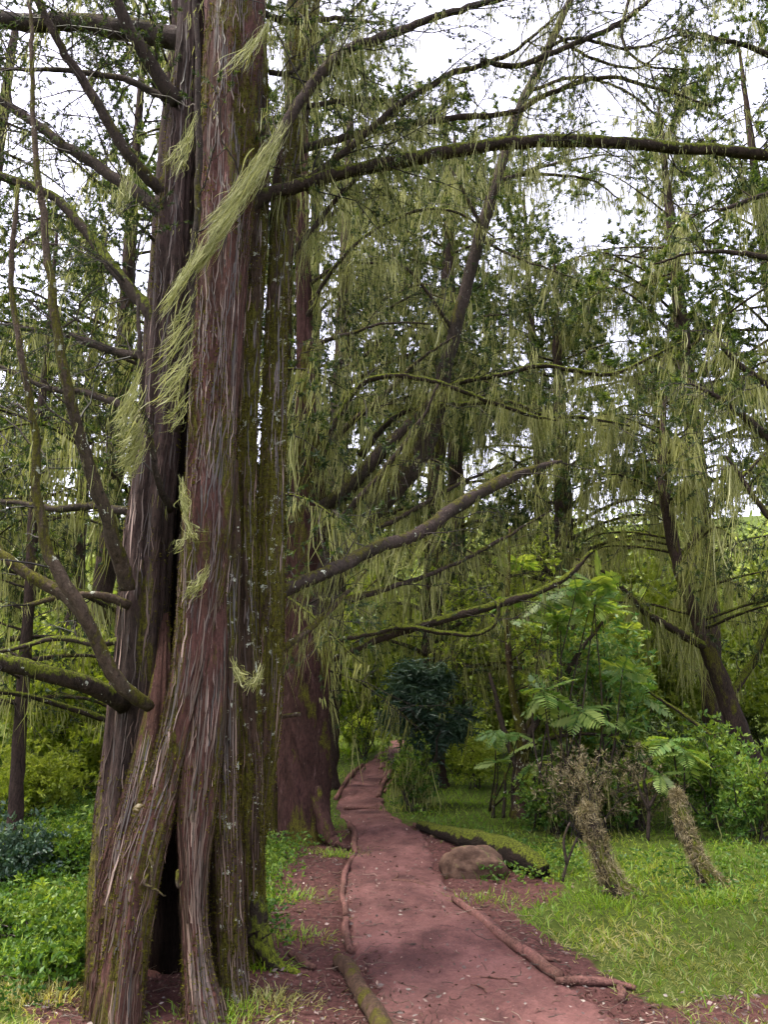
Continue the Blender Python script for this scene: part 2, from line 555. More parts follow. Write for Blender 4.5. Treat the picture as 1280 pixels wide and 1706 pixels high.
def path_mat():
    m, n, o = newmat('packed_red_earth')
    c = ramp(n, noise(n, 3.0, coords(n, (1, .6, 1)), 7, .7), [(.3, (.072, .031, .026)), (.5, (.122, .056, .046)), (.72, (.19, .094, .078))])
    fine = noise(n, 55, coords(n, (1, .8, 1)), 8, .8)
    c = mix(n, .75, c, ramp(n, fine, [(.3, (.40, .38, .38)), (.5, (.95, .95, .95)), (.75, (1.25, 1.2, 1.2))]), 'MULTIPLY')
    crack = noise(n, 6.5, coords(n, (.5, 2.2, 1)), 8, .75, 1.2)
    c = mix(n, maprange(n, crack, .60, .68), c, (.045, .019, .017))
    c = mix(n, maprange(n, noise(n, 1.6, coords(n), 5, .7), .42, .64), c, mix(n, 1.0, c, (.52, .50, .50), 'MULTIPLY'))
    c = mix(n, maprange(n, noise(n, 30, coords(n, (1, .6, 1)), 6, .85), .60, .66), c, (.035, .016, .013))
    c = mix(n, maprange(n, noise(n, 120, coords(n), 2, .5), .70, .75), c, (.25, .16, .13))
    h = math_(n, 'ADD', math_(n, 'MULTIPLY', fine, .5), math_(n, 'MULTIPLY', noise(n, 8, coords(n), 6, .7), 1.0))
    surface(n, o, c, .9, h, .8, .025, .2)
    return m


def rock_mat():
    m, n, o = newmat('weathered_boulder')
    c = ramp(n, noise(n, 9, coords(n), 8, .7), [(.3, (.03, .017, .010)), (.5, (.080, .048, .030)), (.7, (.16, .10, .065))])
    c = mix(n, maprange(n, noise(n, 7, coords(n), 5, .7), .58, .68), c, (.10, .11, .03))
    surface(n, o, c, .85, noise(n, 30, coords(n), 8, .7), .6, .02, .2)
    return m


M['ground'] = ground_mat(); M['path'] = path_mat(); M['rock'] = rock_mat()

# ------------------------------------------------------------------ ground and path
PATH = [(1780, 660, 1130), (1706, 640, 1050), (1640, 612, 945), (1560, 582, 850), (1500, 573, 768), (1470, 572, 745), (1430, 580, 728),
        (1390, 585, 700), (1362, 570, 660), (1340, 562, 640), (1318, 566, 632), (1290, 590, 642), (1268, 618, 657), (1250, 640, 672),
        (1241, 655, 684), (1234, 650, 690)]
rows = []
for py, l, r in PATH:
    a, b = G(l, py), G(r, py)
    rows.append([a[0], a[1], b[0], b[1]])
rows.insert(0, [0.02, 1.2, 1.05, 1.2])
rows = cmr(rows, 260)


def path_u(x, y):                          # signed distance outside the path (m), vectorised coarse
    x = np.asarray(x, float); y = np.asarray(y, float)
    yy = (rows[:, 1] + rows[:, 3]) / 2
    o = np.argsort(yy)
    l = np.interp(y, yy[o], rows[o, 0]); r = np.interp(y, yy[o], rows[o, 2])
    return np.maximum(l - x, x - r)


def soil_amount(x, y):
    d = path_u(x, y)
    far = sstep(9.5, 7.5, y)
    wl = np.where(x < 0.3, .45, .22)
    s = sstep(wl * 1.9, wl * .6, d) * (.35 + .65 * far)
    s = np.maximum(s, sstep(.55, .2, np.hypot((x - 1.9) / 1.5, (y - 4.1) / .7)) * .8)   # trodden earth by the roots on the right
    s = np.maximum(s, sstep(1.0, .5, np.hypot((x - .75) / .9, (y - 6.6) / .9)) * .9)
    s = np.maximum(s, sstep(1.1, .6, np.hypot((x + .55) / .55, (y - 4.0) / .9)) * .85)
    s = np.maximum(s, sstep(1.0, .62, np.hypot(x + 1.05, y - 4.6)))
    s = np.where(y > 24, 0, s)
    return s


k = np.linspace(-1, 1, 200)
gx = np.sinh(k * 4.6) / np.sinh(4.6) * 90
ky = np.linspace(-.35, 1, 220)
gy = np.sinh(ky * 4.2) / np.sinh(4.2) * 95 + 3.5
GX, GY = np.meshgrid(gx, gy)
GZ = H(GX, GY) + .012 * (vn(GX * 9, GY * 9) - .5) * (np.hypot(GX, GY) < 18) + .02 * (vn(GX * 2.7 + 9, GY * 2.7) - .5)
GZ = np.where(path_u(GX, GY) < -.03, GZ - .05, GZ)
mb = MB(); mb.add(np.stack([GX, GY, GZ], -1), grid_faces(220, 200, False), soil_amount(GX, GY))
gr = mb.build('ground', M['ground'], kind='structure')

nc = 46
u = np.linspace(-.04, 1.04, nc)
rl = cmr(rows, 480)
jl = .05 * (vn(np.arange(480) * .13, np.zeros(480) + 3) - .5) + .03 * (vn(np.arange(480) * .5, np.zeros(480) + 8) - .5)
jr = .10 * (vn(np.arange(480) * .11, np.zeros(480) + 13) - .5) + .04 * (vn(np.arange(480) * .5, np.zeros(480) + 18) - .5)
PX = (rl[:, 0] + jl)[:, None] * (1 - u) + (rl[:, 2] + jr)[:, None] * u
PY = rl[:, 1][:, None] * (1 - u) + rl[:, 3][:, None] * u
PZ = H(PX, PY) + .022 + .035 * (vn(PX * 2.2 + 50, PY * 1.5) - .5) + .022 * (vn(PX * 8, PY * 5) - .5) + .010 * (vn(PX * 30, PY * 18) - .5)
PZ -= .07 * (sstep(.03, -.03, u) + sstep(.97, 1.03, u))[None, :]
PZ -= .05 * sstep(.15, .5, np.abs(u - .5))[None, :] * .3
mb = MB(); mb.add(np.stack([PX, PY, PZ], -1), grid_faces(480, nc, False))
mb.build('path', M['path'], kind='structure')


# ------------------------------------------------------------------ trees
def px_line(pts):
    """[(px,py,Y,radius)...] -> world points + radius"""
    return np.array([[*at(p[0], p[1], p[2]), p[3]] for p in pts])


def branch_part(root, pts, mat, n=10, rough=.12, label=None, world=False, name='branch', seg=.05):
    Q = np.asarray(pts, float) if world else px_line(pts)
    L = np.linalg.norm(np.diff(Q[:, :3], axis=0), axis=1).sum()
    Q = cmr(Q, int(np.clip(L / seg, 8, 90)))
    wob = np.cumsum(R.normal(size=(len(Q), 3)), axis=0) * .004
    wob -= np.linspace(0, 1, len(Q))[:, None] * wob[-1]
    Q[:, :3] += wob
    Q[:, 3] = np.maximum(Q[:, 3], .002)
    mb = MB(); tube(mb, Q[:, :3], Q[:, 3], n, rough, seed=R.random() * 50, knots=.35, A=.5)
    mb.build(name, mat, root, label=label)
    return Q


def dress(Qs, tw, fo, li, n1=10, l1=.8, n2=5, l2=.35, tuft_n=8, tuft_L=.06, tuft_W=.012, tpt=5, beard_n=5, beard_L=.35, beard_W=.009,
          bl=14, b1=2, b2=1, up=.15, droop=.25, start=.15, drift=(0, 0, 0), twr=.007, gap=1.0, lk=4):
    """twigs, foliage tufts and lichen on a list of limbs Q(n,4)"""
    for Q in Qs:
        P = Q[:, :3]; L = np.linalg.norm(np.diff(P, axis=0), axis=1).sum()
        m = max(1, int(n1 * L))
        PL = P[None]
        p, t, s = sample_pl(PL, m, start, 1.0)
        side = unit(np.cross(t, rdir(m)))
        D = t * .75 + side * .9; D[:, 2] += up
        tip = P[-1:] ; 
        ll = l1 * (.35 + .9 * R.random(m)) * (1.15 - .5 * s)
        T1 = grow(p, D, ll, 4 if lk == 2 else 5, droop=droop * (.3 + R.random(m)), wig=.16)
        T1 = T1[keep(T1[:, -1], .8 * gap)] if gap else T1
        batch_tubes(tw, T1, np.full(len(T1), twr), np.full(len(T1), twr * .3), 3)
        p2, t2, s2 = sample_pl(T1, n2, .2, 1.0)
        side = unit(np.cross(t2, rdir(len(p2))))
        T2 = grow(p2, t2 * .8 + side * .8, l2 * (.4 + .8 * R.random(len(p2))), 2 if lk == 2 else 3, droop=droop * R.random(len(p2)) * 1.5, wig=.18)
        batch_tubes(tw, T2, np.full(len(T2), twr * .45), np.full(len(T2), twr * .18), 3)
        if tuft_n:
            p3, t3, s3 = sample_pl(T2, int(tpt * 1.7 + .5), .2, 1.05)
            kk = keep(p3, gap) if gap else np.ones(len(p3), bool)
            tufts(fo, p3[kk], t3[kk], tuft_n, tuft_L * .8, tuft_W * .85, .55)
        if li is not None:
            pb, _, _ = sample_pl(PL, max(1, int(bl * L)), start * .6, 1.0)
            pb[:, 2] -= .01
            beard(li, pb, beard_n, beard_L, beard_W, drift, k=lk)
            for TT, nb in ((T1, b1), (T2, b2)):
                whole = int(nb); extra = nb - whole
                if whole or extra:
                    pb, _, _ = sample_pl(TT, max(1, whole), .1, 1.0)
                    if not whole: pb = pb[R.random(len(pb)) < extra]
                    kk = keep(pb, gap * .9) if gap else np.ones(len(pb), bool)
                    beard(li, pb[kk], max(2, beard_n - 1), beard_L * .8, beard_W, drift, spread=.02, k=lk)


# ---- the big fluted cedar in the foreground
TY = 4.55
t1 = thing('cedar_tree', (-1.13, TY, 0), 'massive old cedar with fluted fused stems and a black hollow at its foot', 'tree')


def column(name, pts, mat, moss=.5, n=76, ridge=.16, label=None, seed=0, roots=None, twist=.5, mossy_top=0, loc=None):
    """pts: (px, py, halfwidth px, Y) down to the ground"""
    Q = np.array([[*at(a, b, y), hw * m_per_px(y, b)] for a, b, hw, y in pts])
    Q = Q[np.argsort(Q[:, 2])]
    zz = Q[:, 2]
    L = zz[-1] - zz[0]
    zt = min(zz[-1], 6.9)
    nr = int((zt - zz[0]) / .028) + int((zz[-1] - zt) / .09)
    Z = np.concatenate([np.arange(zz[0], zt, .028), np.arange(zt, zz[-1], .09)]); nr = len(Z)
    k_ = np.linspace(0, len(zz) - 1, nr * 2)
    S = cmr(Q, nr * 4)
    P = np.stack([np.interp(Z, S[:, 2], S[:, i]) for i in (0, 1, 3)], 1)
    th = np.linspace(0, 2 * PI, n, endpoint=False)
    ZZ, TH = np.meshgrid(Z, th, indexing='ij')
    tw = TH + twist * (vn(ZZ * .5 + seed, np.full_like(ZZ, seed * 1.7)) - .5) * 2 + ZZ * .12
    cx, sx = np.cos(tw), np.sin(tw)
    rr = P[:, 2][:, None] * np.ones(n)
    big = (vn(cx * 1.6 + seed * 3 + 10, sx * 1.6 + ZZ * .55 + 5) - .5)
    flut = np.abs(vn(cx * 3.2 + seed + 33, sx * 3.2 + ZZ * .35 + seed) - .5) * 2
    wv = .5 * vn(ZZ * 2.2 + seed, cx * 2 + 9)
    fib = (vn(cx * 8 + 70 + seed + wv, sx * 8 + ZZ * 1.8 + wv) - .5)
    fib2 = (vn(cx * 17 + 30 + seed, sx * 17 + ZZ * 7 + 9) - .5)
    lump = (vn(cx * 3 + 90, ZZ * 6 + sx * 3 + seed) - .5)
    rr = rr * (1 + ridge * 1.5 * big + ridge * 1.3 * (flut - .45) + ridge * .65 * fib + ridge * .4 * fib2 + .07 * lump)
    V = np.stack([P[:, 0][:, None] + rr * np.cos(TH), P[:, 1][:, None] + rr * np.sin(TH) * .9, ZZ], -1)
    A = np.clip(moss + .8 * (vn(cx * 1.2 + seed * 5, ZZ * 1.1 + sx) - .5) + (mossy_top * sstep(.6, 0, Z))[:, None], 0, 1)
    mb = MB(); mb.add(V, grid_faces(nr, n, True)[:, ::1], A)
    o = mb.build(name, mat, t1, label=label)
    return dict(P=P, Z=Z, rr=rr, th=th, V=V, A=A)


G0 = 1760  # below the frame
cols = {}
cols['A'] = column('fused_stem', [(185, 1850, 80, 4.1), (188, 1706, 50, 4.2), (194, 1500, 46, 4.38), (208, 1300, 42, 4.5), (232, 1100, 44, 4.55), (246, 900, 41, 4.6), (266, 700, 33, 4.65),
                    (285, 500, 33, 4.7), (298, 300, 28, 4.75), (318, 100, 26, 4.8), (326, -150, 25, 4.8), (330, -500, 20, 4.8)], M['bark_dark'], .46, seed=1, label='dark left stem of the fused trunk')
cols['B'] = column('trunk', [(175, 1850, 62, 3.95), (194, 1706, 42, 4.0), (214, 1560, 36, 4.05), (240, 1420, 36, 4.12), (276, 1300, 33, 4.2), (316, 1130, 34, 4.24), (338, 960, 41, 4.3), (347, 850, 43, 4.32),
                    (358, 700, 40, 4.36), (369, 500, 41, 4.42), (380, 300, 46, 4.5), (388, 100, 48, 4.55), (392, -150, 48, 4.6), (394, -600, 40, 4.6), (394, -1100, 26, 4.6)], M['bark_red'], .50, seed=2.3)
cols['G'] = column('fused_stem', [(175, 1850, 70, 4.0), (186, 1706, 50, 4.08), (196, 1560, 46, 4.16), (214, 1430, 42, 4.22), (236, 1330, 36, 4.3), (254, 1240, 30, 4.36), (266, 1160, 22, 4.42), (272, 1080, 14, 4.5), (274, 1020, 8, 4.55)], M['bark_red'], .42, seed=8.1, ridge=.2, label='dark bark mass filling the fork left of the hollow')
cols['C'] = column('fused_stem', [(356, 1850, 62, 3.98), (347, 1706, 37, 4.03), (330, 1600, 22, 4.08), (324, 1480, 21, 4.12), (330, 1350, 30, 4.18), (345, 1200, 32, 4.22), (352, 1060, 28, 4.28), (352, 960, 24, 4.34), (350, 880, 14, 4.4)],
                    M['bark_red'], .52, seed=3.1, label='pinkish stripped stem right of the hollow', mossy_top=.25)
cols['D'] = column('fused_stem', [(412, 1850, 56, 4.15), (398, 1720, 34, 4.22), (384, 1600, 27, 4.3), (378, 1450, 26, 4.3), (374, 1300, 24, 4.32), (372, 1150, 24, 4.36), (376, 1000, 22, 4.42), (382, 900, 18, 4.5), (384, 760, 12, 4.55)], M['bark_moss'], .46, seed=4.4, mossy_top=.3)
cols['E'] = column('fused_stem', [(436, 1720, 60, 4.75), (430, 1610, 34, 4.75), (420, 1540, 24, 4.7), (418, 1400, 22, 4.65), (420, 1270, 21, 4.65), (412, 1120, 21, 4.6), (410, 950, 18, 4.6), (412, 750, 16, 4.65), (418, 560, 17, 4.72), (424, 380, 22, 4.8), (430, 200, 18, 4.85), (432, 60, 12, 4.9), (432, 0, 4, 4.9)],
                    M['bark_moss'], .60, seed=5.7, mossy_top=.5, label='stem with a bright mossy root flare')
cols['F'] = column('fused_stem', [(428, 1420, 12, 4.72), (436, 1300, 22, 4.7), (444, 1180, 26, 4.68), (450, 1040, 25, 4.66), (452, 900, 23, 4.66), (455, 760, 22, 4.7), (460, 600, 20, 4.76), (466, 460, 19, 4.85), (474, 320, 21, 5.0), (490, 220, 20, 5.1),
                    (505, 110, 18, 5.2), (516, 0, 17, 5.3), (526, -150, 16, 5.4), (535, -400, 10, 5.5)], M['bark_moss'], .60, seed=6.2, label='right stem spotted with pale lichen')
column('heartwood', [(320, 1800, 125, 4.95), (315, 1500, 98, 4.9), (325, 1300, 95, 4.8), (330, 1100, 85, 4.95), (340, 900, 74, 4.95), (350, 700, 60, 4.95), (368, 400, 48, 4.95), (375, 100, 55, 4.9), (380, -100, 40, 4.9)], M['bark_hollow'], .0, seed=9, n=40)  # core backing the clefts and hollow, their shade is in its dark colour

# peeling bark fibres lying on the stems and moss growing over them
fb, ms = MB(), MB()
for key, nf, nm in (('A', 1000, 2500), ('B', 2200, 9500), ('C', 900, 3000), ('G', 500, 1500), ('D', 500, 3500), ('E', 500, 6500), ('F', 500, 7000)):
    c = cols[key]; V = c['V']; nr, n = V.shape[:2]
    top = np.searchsorted(c['Z'], 7.0)
    ii = R.integers(4, min(top, nr) - 30, nf); jj = R.integers(0, n, nf); ln = R.integers(3, 13, nf)
    k5 = 5
    s = np.linspace(0, 1, k5)
    rows_i = np.minimum(ii[:, None] + (ln[:, None] * s).astype(int), nr - 1)
    off = (jj[:, None] + np.round((R.random(nf)[:, None] - .5) * 5 * s).astype(int)) % n
    P = V[rows_i, off].copy()
    ctr = np.stack([c['P'][rows_i, 0], c['P'][rows_i, 1], c['Z'][rows_i]], -1)
    out = unit((P - ctr) * [1, 1, 0])
    lift = .004 + .014 * R.random((nf, 1)) * (s[None, :] ** 3) + .02 * (R.random((nf, 1)) < .08) * (1 - s[None, :]) ** 3
    P = P + out * lift[..., None]
    S = np.cross(out, [0, 0, 1.0])
    wd = (.0015 + .0045 * R.random((nf, 1)) ** 1.5) * np.sin(PI * (s * .86 + .07))[None, :]
    VV = np.stack([P - S * wd[..., None], P + S * wd[..., None]], 2)
    F = grid_faces(k5, 2, False)[None] + (np.arange(nf) * k5 * 2)[:, None, None]
    fb.add(VV.reshape(-1, 3), F.reshape(-1, 3), np.repeat(R.random(nf), k5 * 2))
    ii = R.integers(2, min(top, nr) - 2, nm * 4); jj = R.integers(0, n, nm * 4)
    aa = c['A'][ii, jj] + .55 * (vn(V[ii, jj][:, 0] * 7 + 40, V[ii, jj][:, 2] * 3.0) - .5) * 2
    kk = aa > .52
    ii, jj = ii[kk][:nm], jj[kk][:nm]
    P = V[ii, jj] * .5 + V[ii, (jj + 1) % n] * .5 + (V[ii, (jj + 1) % n] - V[ii, jj]) * (R.random((len(ii), 1)) - .5) * 1.6
    P[:, 2] += (R.random(len(ii)) - .5) * .03
    ctr = np.stack([c['P'][ii, 0], c['P'][ii, 1], c['Z'][ii]], -1)
    out = unit((P - ctr) * [1, 1, 0]); out[:, 2] -= .5
    tufts(ms, P, unit(out), 3, .015, .007, .6)
M['fibre'] = leafmat('bark_fibre', [(0, (.018, .011, .007)), (.5, (.05, .031, .02)), (.9, (.11, .07, .048)), (1, (.25, .175, .13))], .05, .04)
fb.build('bark_fibre', M['fibre'], t1, kind='stuff')
ms.build('moss', M['moss'], t1, kind='stuff')

for pts, mt in (([(414, 1360, 4.70, .04), (418, 1460, 4.68, .06), (427, 1530, 4.66, .068), (440, 1575, 4.64, .065), (466, 1604, 4.64, .04), (500, 1622, 4.6, .015)], 'limb_moss'),
                ):
    branch_part(t1, pts, M[mt], n=20, rough=.28, name='root_flare', seg=.02)
LB = []   # limbs of the big cedar
def b1(pts, mat='limb', n=12, **k):
    q = branch_part(t1, pts, M[mat], n=n, **k); LB.append(q); return q

# left side
b1([(330, 70, 4.8, .085), (250, 55, 4.9, .08), (150, 42, 5.0, .072), (40, 36, 5.1, .065), (-90, 20, 5.2, .055)])
b1([(298, 175, 4.7, .055), (262, 120, 4.6, .05), (225, 60, 4.5, .045), (190, -5, 4.4, .04), (165, -80, 4.3, .035)])
b1([(285, 325, 4.7, .045), (215, 250, 4.5, .036), (140, 140, 4.4, .032), (85, 50, 4.3, .026), (40, -50, 4.2, .022)])
b1([(285, 365, 4.7, .055), (235, 325, 4.75, .042), (170, 283, 4.85, .038), (100, 235, 4.9, .036), (30, 185, 5.0, .032), (-60, 120, 5.1, .026)])
b1([(262, 540, 4.65, .05), (215, 480, 4.7, .042), (165, 420, 4.8, .038), (110, 350, 4.9, .036), (40, 312, 5.0, .034), (-60, 270, 5.1, .028)], 'limb_moss')
q6 = b1([(245, 1175, 4.25, .034), (205, 1150, 4.1, .036), (165, 1085, 4.0, .036), (125, 1000, 3.9, .034), (80, 925, 3.85, .030), (58, 830, 3.8, .024), (46, 710, 3.75, .020), (28, 590, 3.7, .017), (14, 460, 3.7, .014), (30, 300, 3.7, .010)], 'limb_pale')
q7 = b1([(212, 985, 4.3, .045), (185, 890, 4.15, .040), (152, 790, 4.05, .034), (115, 650, 3.95, .028), (92, 500, 3.9, .024), (76, 360, 3.9, .019), (62, 210, 3.9, .015), (54, 60, 3.9, .012), (40, -60, 3.9, .009)], 'limb_pale')
b1([(284, 852, 4.35, .022), (258, 780, 4.15, .018), (240, 690, 4.05, .016), (233, 590, 4.0, .013), (230, 500, 4.0, .010)], 'limb')
b1([(296, 720, 4.3, .020), (312, 620, 4.1, .018), (326, 470, 4.02, .020), (331, 320, 4.0, .018), (329, 160, 4.0, .017), (325, 0, 4.0, .015), (322, -90, 4.0, .012)], 'limb')
b1([(210, 1175, 4.4, .055), (150, 1142, 4.2, .048), (75, 1118, 4.0, .042), (0, 1100, 3.9, .038), (-80, 1075, 3.8, .03)], 'limb_moss', label='bright mossy bough low on the left')
b1([(150, 1050, 3.98, .03), (105, 995, 4.0, .032), (50, 962, 4.0, .03), (0, 925, 4.0, .026), (-60, 880, 4.0, .02)], 'limb_pale')
b1([(215, 1010, 4.4, .026), (170, 990, 4.35, .022), (110, 990, 4.3, .018), (40, 1010, 4.3, .012)], 'limb_pale')
b1([(262, 600, 4.7, .03), (200, 590, 4.8, .026), (110, 560, 5.0, .022), (20, 545, 5.2, .016)])
b1([(280, 165, 4.7, .028), (200, 128, 4.8, .022), (110, 118, 4.9, .018), (0, 116, 5.0, .012)])
b1([(225, 1060, 4.5, .026), (170, 1070, 4.6, .022), (90, 1060, 4.8, .018), (0, 1085, 5.0, .014)], 'limb_moss')
b1([(220, 850, 4.6, .03), (160, 840, 4.8, .026), (80, 845, 5.0, .022), (-20, 830, 5.2, .016)], 'limb')
b1([(240, 700, 4.7, .03), (170, 660, 4.9, .026), (90, 650, 5.1, .022), (-20, 600, 5.3, .016)], 'limb')
# right side
b1([(405, 350, 4.7, .060), (470, 322, 4.75, .047), (560, 292, 4.8, .045), (680, 262, 4.85, .045), (800, 240, 4.9, .046), (900, 231, 4.95, .047), (1000, 233, 5.0, .045),
    (1100, 240, 5.05, .042), (1200, 250, 5.1, .040), (1320, 262, 5.15, .036), (1460, 280, 5.2, .03)], 'limb_moss', label='long level bough reaching out of the frame on the right')
b1([(345, 470, 4.55, .020), (375, 380, 4.4, .026), (420, 290, 4.3, .032), (470, 210, 4.3, .036), (520, 140, 4.35, .036), (570, 85, 4.4, .034), (640, 52, 4.5, .030), (730, 22, 4.6, .026), (840, -8, 4.7, .02), (940, -60, 4.8, .014)])
b1([(470, 325, 4.8, .028), (560, 260, 4.8, .026), (650, 182, 4.85, .024), (740, 125, 4.9, .022), (830, 95, 5.0, .018), (892, 54, 5.0, .012), (930, 20, 5.0, .007)])
b1([(800, 100, 4.95, .018), (868, 106, 4.95, .021), (940, 78, 4.95, .021), (1020, 42, 5.0, .019), (1085, -5, 5.0, .016), (1140, -60, 5.0, .012)])
b1([(495, 250, 5.1, .030), (590, 222, 5.15, .026), (660, 208, 5.2, .024), (750, 198, 5.25, .023), (850, 186, 5.3, .021), (905, 158, 5.3, .019), (1000, 130, 5.35, .017), (1090, 145, 5.4, .013), (1185, 178, 5.4, .008)])
b1([(505, 180, 5.1, .02), (560, 170, 5.2, .018), (640, 165, 5.3, .012), (700, 175, 5.4, .007)])
b1([(440, 20, 4.9, .026), (480, 34, 5.0, .024), (560, 30, 5.2, .018), (640, 40, 5.4, .01)])
b1([(450, 120, 4.9, .022), (490, 115, 5.0, .02), (540, 60, 5.2, .016), (620, -20, 5.4, .01)])
b1([(480, 430, 4.9, .02), (530, 370, 4.95, .018), (600, 290, 5.0, .014), (660, 230, 5.05, .01)])
b1([(900, 80, 5.0, .014), (960, 62, 5.0, .013), (1050, 80, 5.0, .011), (1130, 60, 5.05, .008), (1200, 70, 5.1, .005)])
b1([(930, 60, 5.2, .014), (985, 95, 5.2, .012), (1070, 112, 5.2, .01), (1120, 60, 5.2, .006)])
b1([(1060, -30, 5.2, .014), (1040, 60, 5.2, .012), (1075, 110, 5.2, .010), (1150, 115, 5.2, .006)])
b1([(436, 1000, 4.65, .042), (500, 972, 4.8, .042), (560, 945, 5.0, .044), (630, 912, 5.3, .046), (700, 885, 5.6, .050), (760, 845, 5.9, .054), (820, 808, 6.2, .052), (880, 786, 6.4, .038), (935, 768, 6.6, .02)], 'limb',
   label='heavy broken bough with a pale stub end')
b1([(425, 1125, 4.7, .026), (460, 1095, 4.75, .022), (510, 1055, 4.9, .020), (560, 1005, 5.1, .016), (610, 950, 5.3, .01)], 'limb_pale')
b1([(452, 1204, 4.7, .016), (475, 1196, 4.7, .014), (500, 1190, 4.65, .012)], 'limb_pale', n=8, label='short broken snag')

tw, fo, li = MB(), MB(), MB()
dress(LB[:5] + LB[12:14], tw, fo, li, n1=9, l1=.75, n2=5, l2=.35, tuft_n=8, tpt=5, bl=5, beard_L=.12, beard_W=.005, tuft_L=.036, tuft_W=.008, b1=.5, b2=.12)
dress(LB[5:12] + LB[14:17], tw, fo, li, n1=2, l1=.45, n2=3, l2=.25, tuft_n=5, tpt=1, bl=10, beard_L=.09, beard_W=.005, b1=.5, b2=.1, tuft_L=.03, tuft_W=.007)
dress(LB[17:29], tw, fo, li, n1=8, l1=.65, n2=4, l2=.30, tuft_n=8, tpt=4, bl=20, beard_n=9, beard_L=.24, beard_W=.0055, tuft_L=.036, tuft_W=.008, b1=2, b2=.5, start=.12, lk=3)
dress(LB[29:31], tw, fo, li, n1=4, l1=.6, n2=3, l2=.25, tuft_n=6, tpt=2, bl=36, beard_n=6, beard_L=.18, beard_W=.006, b2=.5, tuft_L=.032, tuft_W=.007, drift=(-.35, 0, 0))
# crown above the frame, so the tree is whole
up_limbs = []
for i in range(9):
    a = R.random() * 2 * PI; z = 7.6 + i * .45
    c0 = np.array([-1.05, TY + .05, z]); L = 2.2 - .12 * i
    e = c0 + [math.cos(a) * L, math.sin(a) * L, .3]
    up_limbs.append(branch_part(t1, [[*c0, .05], [*(c0 * .5 + e * .5 + [0, 0, .2]), .035], [*e, .01]], M['limb'], world=True, n=7, seg=.2))
dress(up_limbs, tw, fo, li, n1=2.2, l1=.9, n2=3, l2=.4, tuft_n=6, tpt=4, tuft_L=.08, tuft_W=.02, bl=4, b2=.2, gap=0)


def blown(mb, p0, p1, Y, n, spread0, spread1, W=.0034, k=9, jit=.42, sag=.04):
    """tresses of lichen swept between two pixels"""
    a = at(p0[0], p0[1], Y); b = at(p1[0], p1[1], Y - .05)
    m = n
    s = np.linspace(0, 1, k + 1)
    t0 = R.random(m) * jit * 1.6; t1_ = 1 - R.random(m) ** 2 * jit * 2
    ax = unit((b - a)[None])[0]; pr = unit(np.cross(ax, [0, 1, 0])[None])[0]
    o0 = R.normal(size=(m, 1)) * spread0; o1 = o0 * .4 + R.normal(size=(m, 1)) * spread1
    tt = t0[:, None] + (t1_ - t0)[:, None] * s[None]
    pl = a + (b - a) * tt[..., None] + pr * (o0 * (1 - tt) + o1 * tt)[..., None]
    pl[..., 1] += R.normal(size=(m, 1)) * .02
    pl[..., 2] -= sag * np.sin(PI * tt) * (.5 + R.random((m, 1)))
    pl += R.normal(size=(m, 1, 3)) * .014 * np.sin(tt * 11 + R.random((m, 1)) * 6)[..., None]
    pl += R.normal(size=(m, 1, 3)) * .02 * (tt ** 2)[..., None]
    wd = W * (.4 + R.random((m, 1))) * (np.sin(PI * (s * .85 + .12)) * .5 + .02)[None]
    S = np.broadcast_to(pr, pl.shape) + R.normal(size=(m, 1, 3)) * .4
    V = np.stack([pl - S * wd[..., None], pl + S * wd[..., None]], 2)
    F = grid_faces(k + 1, 2, False)[None] + (np.arange(m) * (k + 1) * 2)[:, None, None]
    mb.add(V.reshape(-1, 3), F.reshape(-1, 3), np.repeat(.15 + .75 * R.random(m), (k + 1) * 2))


def tassel(segs, label=None):
    m = MB()
    for s_ in segs: blown(m, *s_)
    m.build('lichen_tassel', M['usnea'], t1, kind='stuff', label=label)

tassel([((480, 195), (395, 330), 4.22, 150, .025, .035), ((440, 260), (340, 395), 4.15, 230, .03, .03), ((400, 330), (305, 470), 4.05, 150, .02, .02), ((335, 400), (262, 530), 3.98, 80, .012, .012)],
       'long pale lichen tress slanting across the big trunk')
tassel([((328, 470 + i * 30), (255 - i * 6 + R.random() * 20, 560 + i * 30), 3.98, 26, .008, .015) for i in range(5)], 'lichen combed off the thin front stem')
tassel([((318, 590 + i * 26), (262 + R.random() * 16, 650 + i * 24), 4.02, 18, .006, .012) for i in range(4)])
tassel([((240, 600 + i * 22), (178 + R.random() * 18, 700 + i * 12), 3.98, 42, .01, .014) for i in range(5)], 'pale fan of lichen on the thin left stem')
tassel([((246, 690 + i * 14), (192 + R.random() * 22, 770 + i * 8), 4.02, 40, .01, .012) for i in range(4)])
tassel([((330, 180), (285, 285), 3.96, 60, .01, .02), ((322, 220), (290, 290), 3.96, 40, .01, .02), ((455, 15), (395, 120), 4.2, 40, .01, .02), ((455, 30), (365, 130), 4.2, 25, .008, .012)])
tassel([((303, 790), (312, 860), 4.1, 70, .008, .012), ((306, 850), (330, 900), 4.1, 40, .01, .01), ((312, 880), (288, 910), 4.1, 20, .004, .006), ((350, 940), (310, 990), 4.1, 60, .008, .014), ((385, 1095), (415, 1130), 4.2, 60, .01, .01), ((440, 1105), (410, 1145), 4.2, 50, .01, .012)],
       'small lichen beards on the bare bark')
tassel([((218, 270), (205, 340), 4.3, 40, .02, .01), ((210, 290), (193, 360), 4.3, 40, .015, .008)])
tw.build('twigs', M['twig'], t1, kind='stuff'); fo.build('foliage', M['needle'], t1, kind='stuff'); li.build('hanging_lichen', M['usnea'], t1, kind='stuff')


